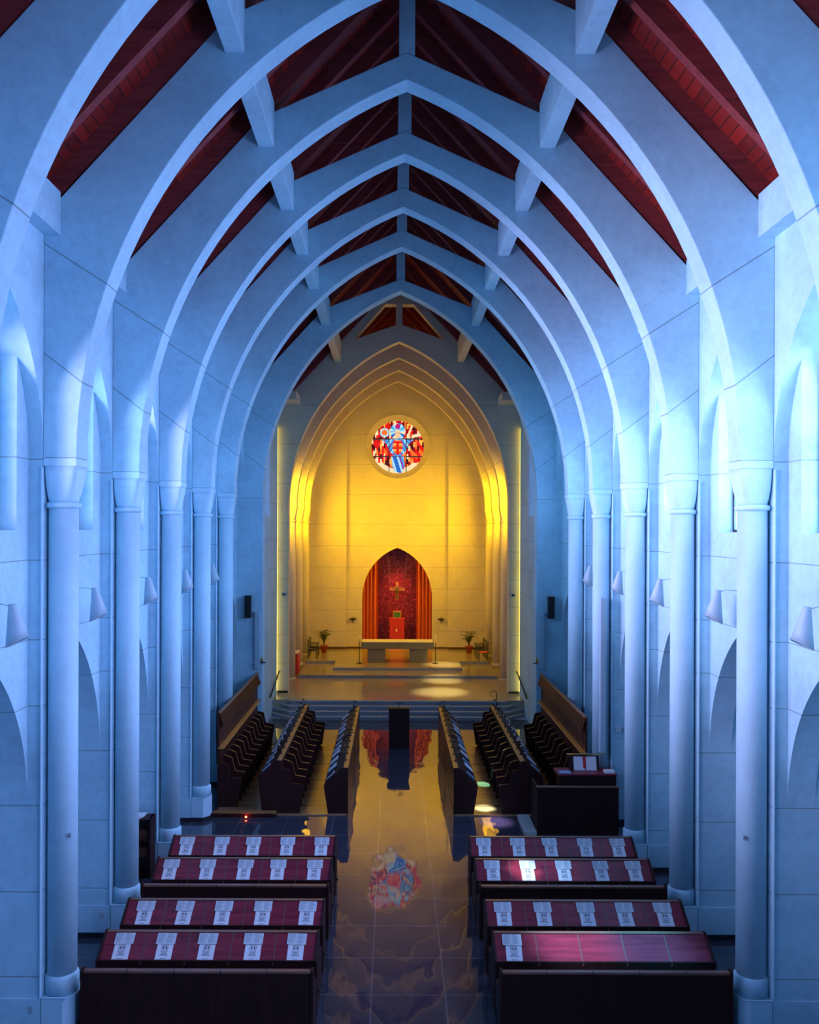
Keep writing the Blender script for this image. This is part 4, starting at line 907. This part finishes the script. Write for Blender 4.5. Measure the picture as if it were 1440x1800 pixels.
# potted palms
for s in (-1, 1):
    x, y = (-4.08, 46.5) if s < 0 else (3.92, 46.5)
    if s < 0: x = -3.98
    c = empty('potted_palm', (x, y, FZ)); tag(c, 'small dark green palm in a red pot near the %s sanctuary columns' % SIDE[s], 'potted plant', 'potted palms')
    m = MB(); m.lathe([(0.13, FZ), (0.20, FZ + 0.34), (0.22, FZ + 0.34), (0.22, FZ + 0.40), (0.19, FZ + 0.40), (0.18, FZ + 0.36), (0.01, FZ + 0.36)], x, y, 20); m.build('pot', M['terracotta'], c)
    st_, lf = MB(), MB(); rg = random.Random(11 + s)
    for i in range(17):
        a = 2 * PI * i / 17 + rg.uniform(-0.2, 0.2); L_ = rg.uniform(0.3, 0.55); up = rg.uniform(0.8, 1.7)
        pts = []
        for j in range(7):
            t = j / 6; pts.append(Vector((x + math.cos(a) * L_ * t ** 1.3 * 0.85, y + math.sin(a) * L_ * t ** 1.3 * 0.85, FZ + 0.36 + up * (1.25 * t - 0.75 * t * t) )))
        st_.tube(pts, [0.012, 0.01, 0.009, 0.008, 0.006, 0.005, 0.003], 5)
        for j in range(2, 7):
            d = (pts[j] - pts[j - 1]).normalized(); sdv = d.cross(Vector((0, 0, 1))).normalized()
            for q in (-1, 1):
                tip = pts[j] + d * 0.07 + sdv * q * 0.17 - Vector((0, 0, 0.05)); b0 = pts[j] - d * 0.03
                lf.face([b0, pts[j] + d * 0.02, tip]); 
    st_.build('stems', M['trunk'], c); lf.build('fronds', M['leaf'], c)
# sanctuary chairs
def chair(x, y, face, label, cm):
    c = empty('armchair', (x, y, FZ)); tag(c, label, 'chair', 'sanctuary chairs'); f = face
    for dx in (-0.22, 0.22):
        for dy in (-0.22, 0.22):
            top = 0.95 if dx * f < 0 else 0.66
            m = MB(); m.tube([(x + dx, y + dy, FZ), (x + dx * 0.96, y + dy, FZ + top)], 0.017, 6); m.build('leg', M['black'], c)
    m = MB(); m.box(x - 0.23, x + 0.23, y - 0.23, y + 0.23, FZ + 0.42, FZ + 0.48); bevel(m.build('seat', cm, c), 0.01)
    m = MB(); m.tube([(x - f * 0.22, y - 0.24, FZ + 0.93), (x - f * 0.27, y, FZ + 0.95), (x - f * 0.22, y + 0.24, FZ + 0.93)], 0.025, 8); 
    m.tube([(x - f * 0.22, y - 0.22, FZ + 0.75), (x - f * 0.25, y, FZ + 0.77), (x - f * 0.22, y + 0.22, FZ + 0.75)], 0.016, 8); m.build('backrest', M['black'], c)
    for dy in (-0.23, 0.23): m = MB(); m.tube([(x - 0.24, y + dy, FZ + 0.66), (x + 0.24, y + dy, FZ + 0.66)], 0.018, 6); m.build('armrest', M['black'], c)
chair(-4.42, 44.5, 1, 'black round-backed armchair beside the left sanctuary columns', M['black'])
chair(-4.42, 45.5, 1, 'black armchair set behind the other one on the left', M['black'])
chair(4.42, 43.9, -1, 'black armchair with orange seat on the right, front of the three', M['curtain'])
chair(4.40, 44.7, -1, 'black armchair on the right, middle one of three', M['black'])
chair(4.38, 45.5, -1, 'black armchair on the right, rear of the three', M['black'])
cr_ = empty('credence_table', (-4.97, 41.8, 0.604)); tag(cr_, 'small red side table with white cloth between the left sanctuary columns', 'side table')
m = MB(); m.box(-5.1, -4.84, 41.3, 42.3, 0.604, 1.60); m.build('cabinet', M['redstone'], cr_)
m = MB(); m.box(-5.12, -4.82, 41.28, 42.32, 1.60, 1.64); m.build('cloth_top', M['cloth'], cr_)
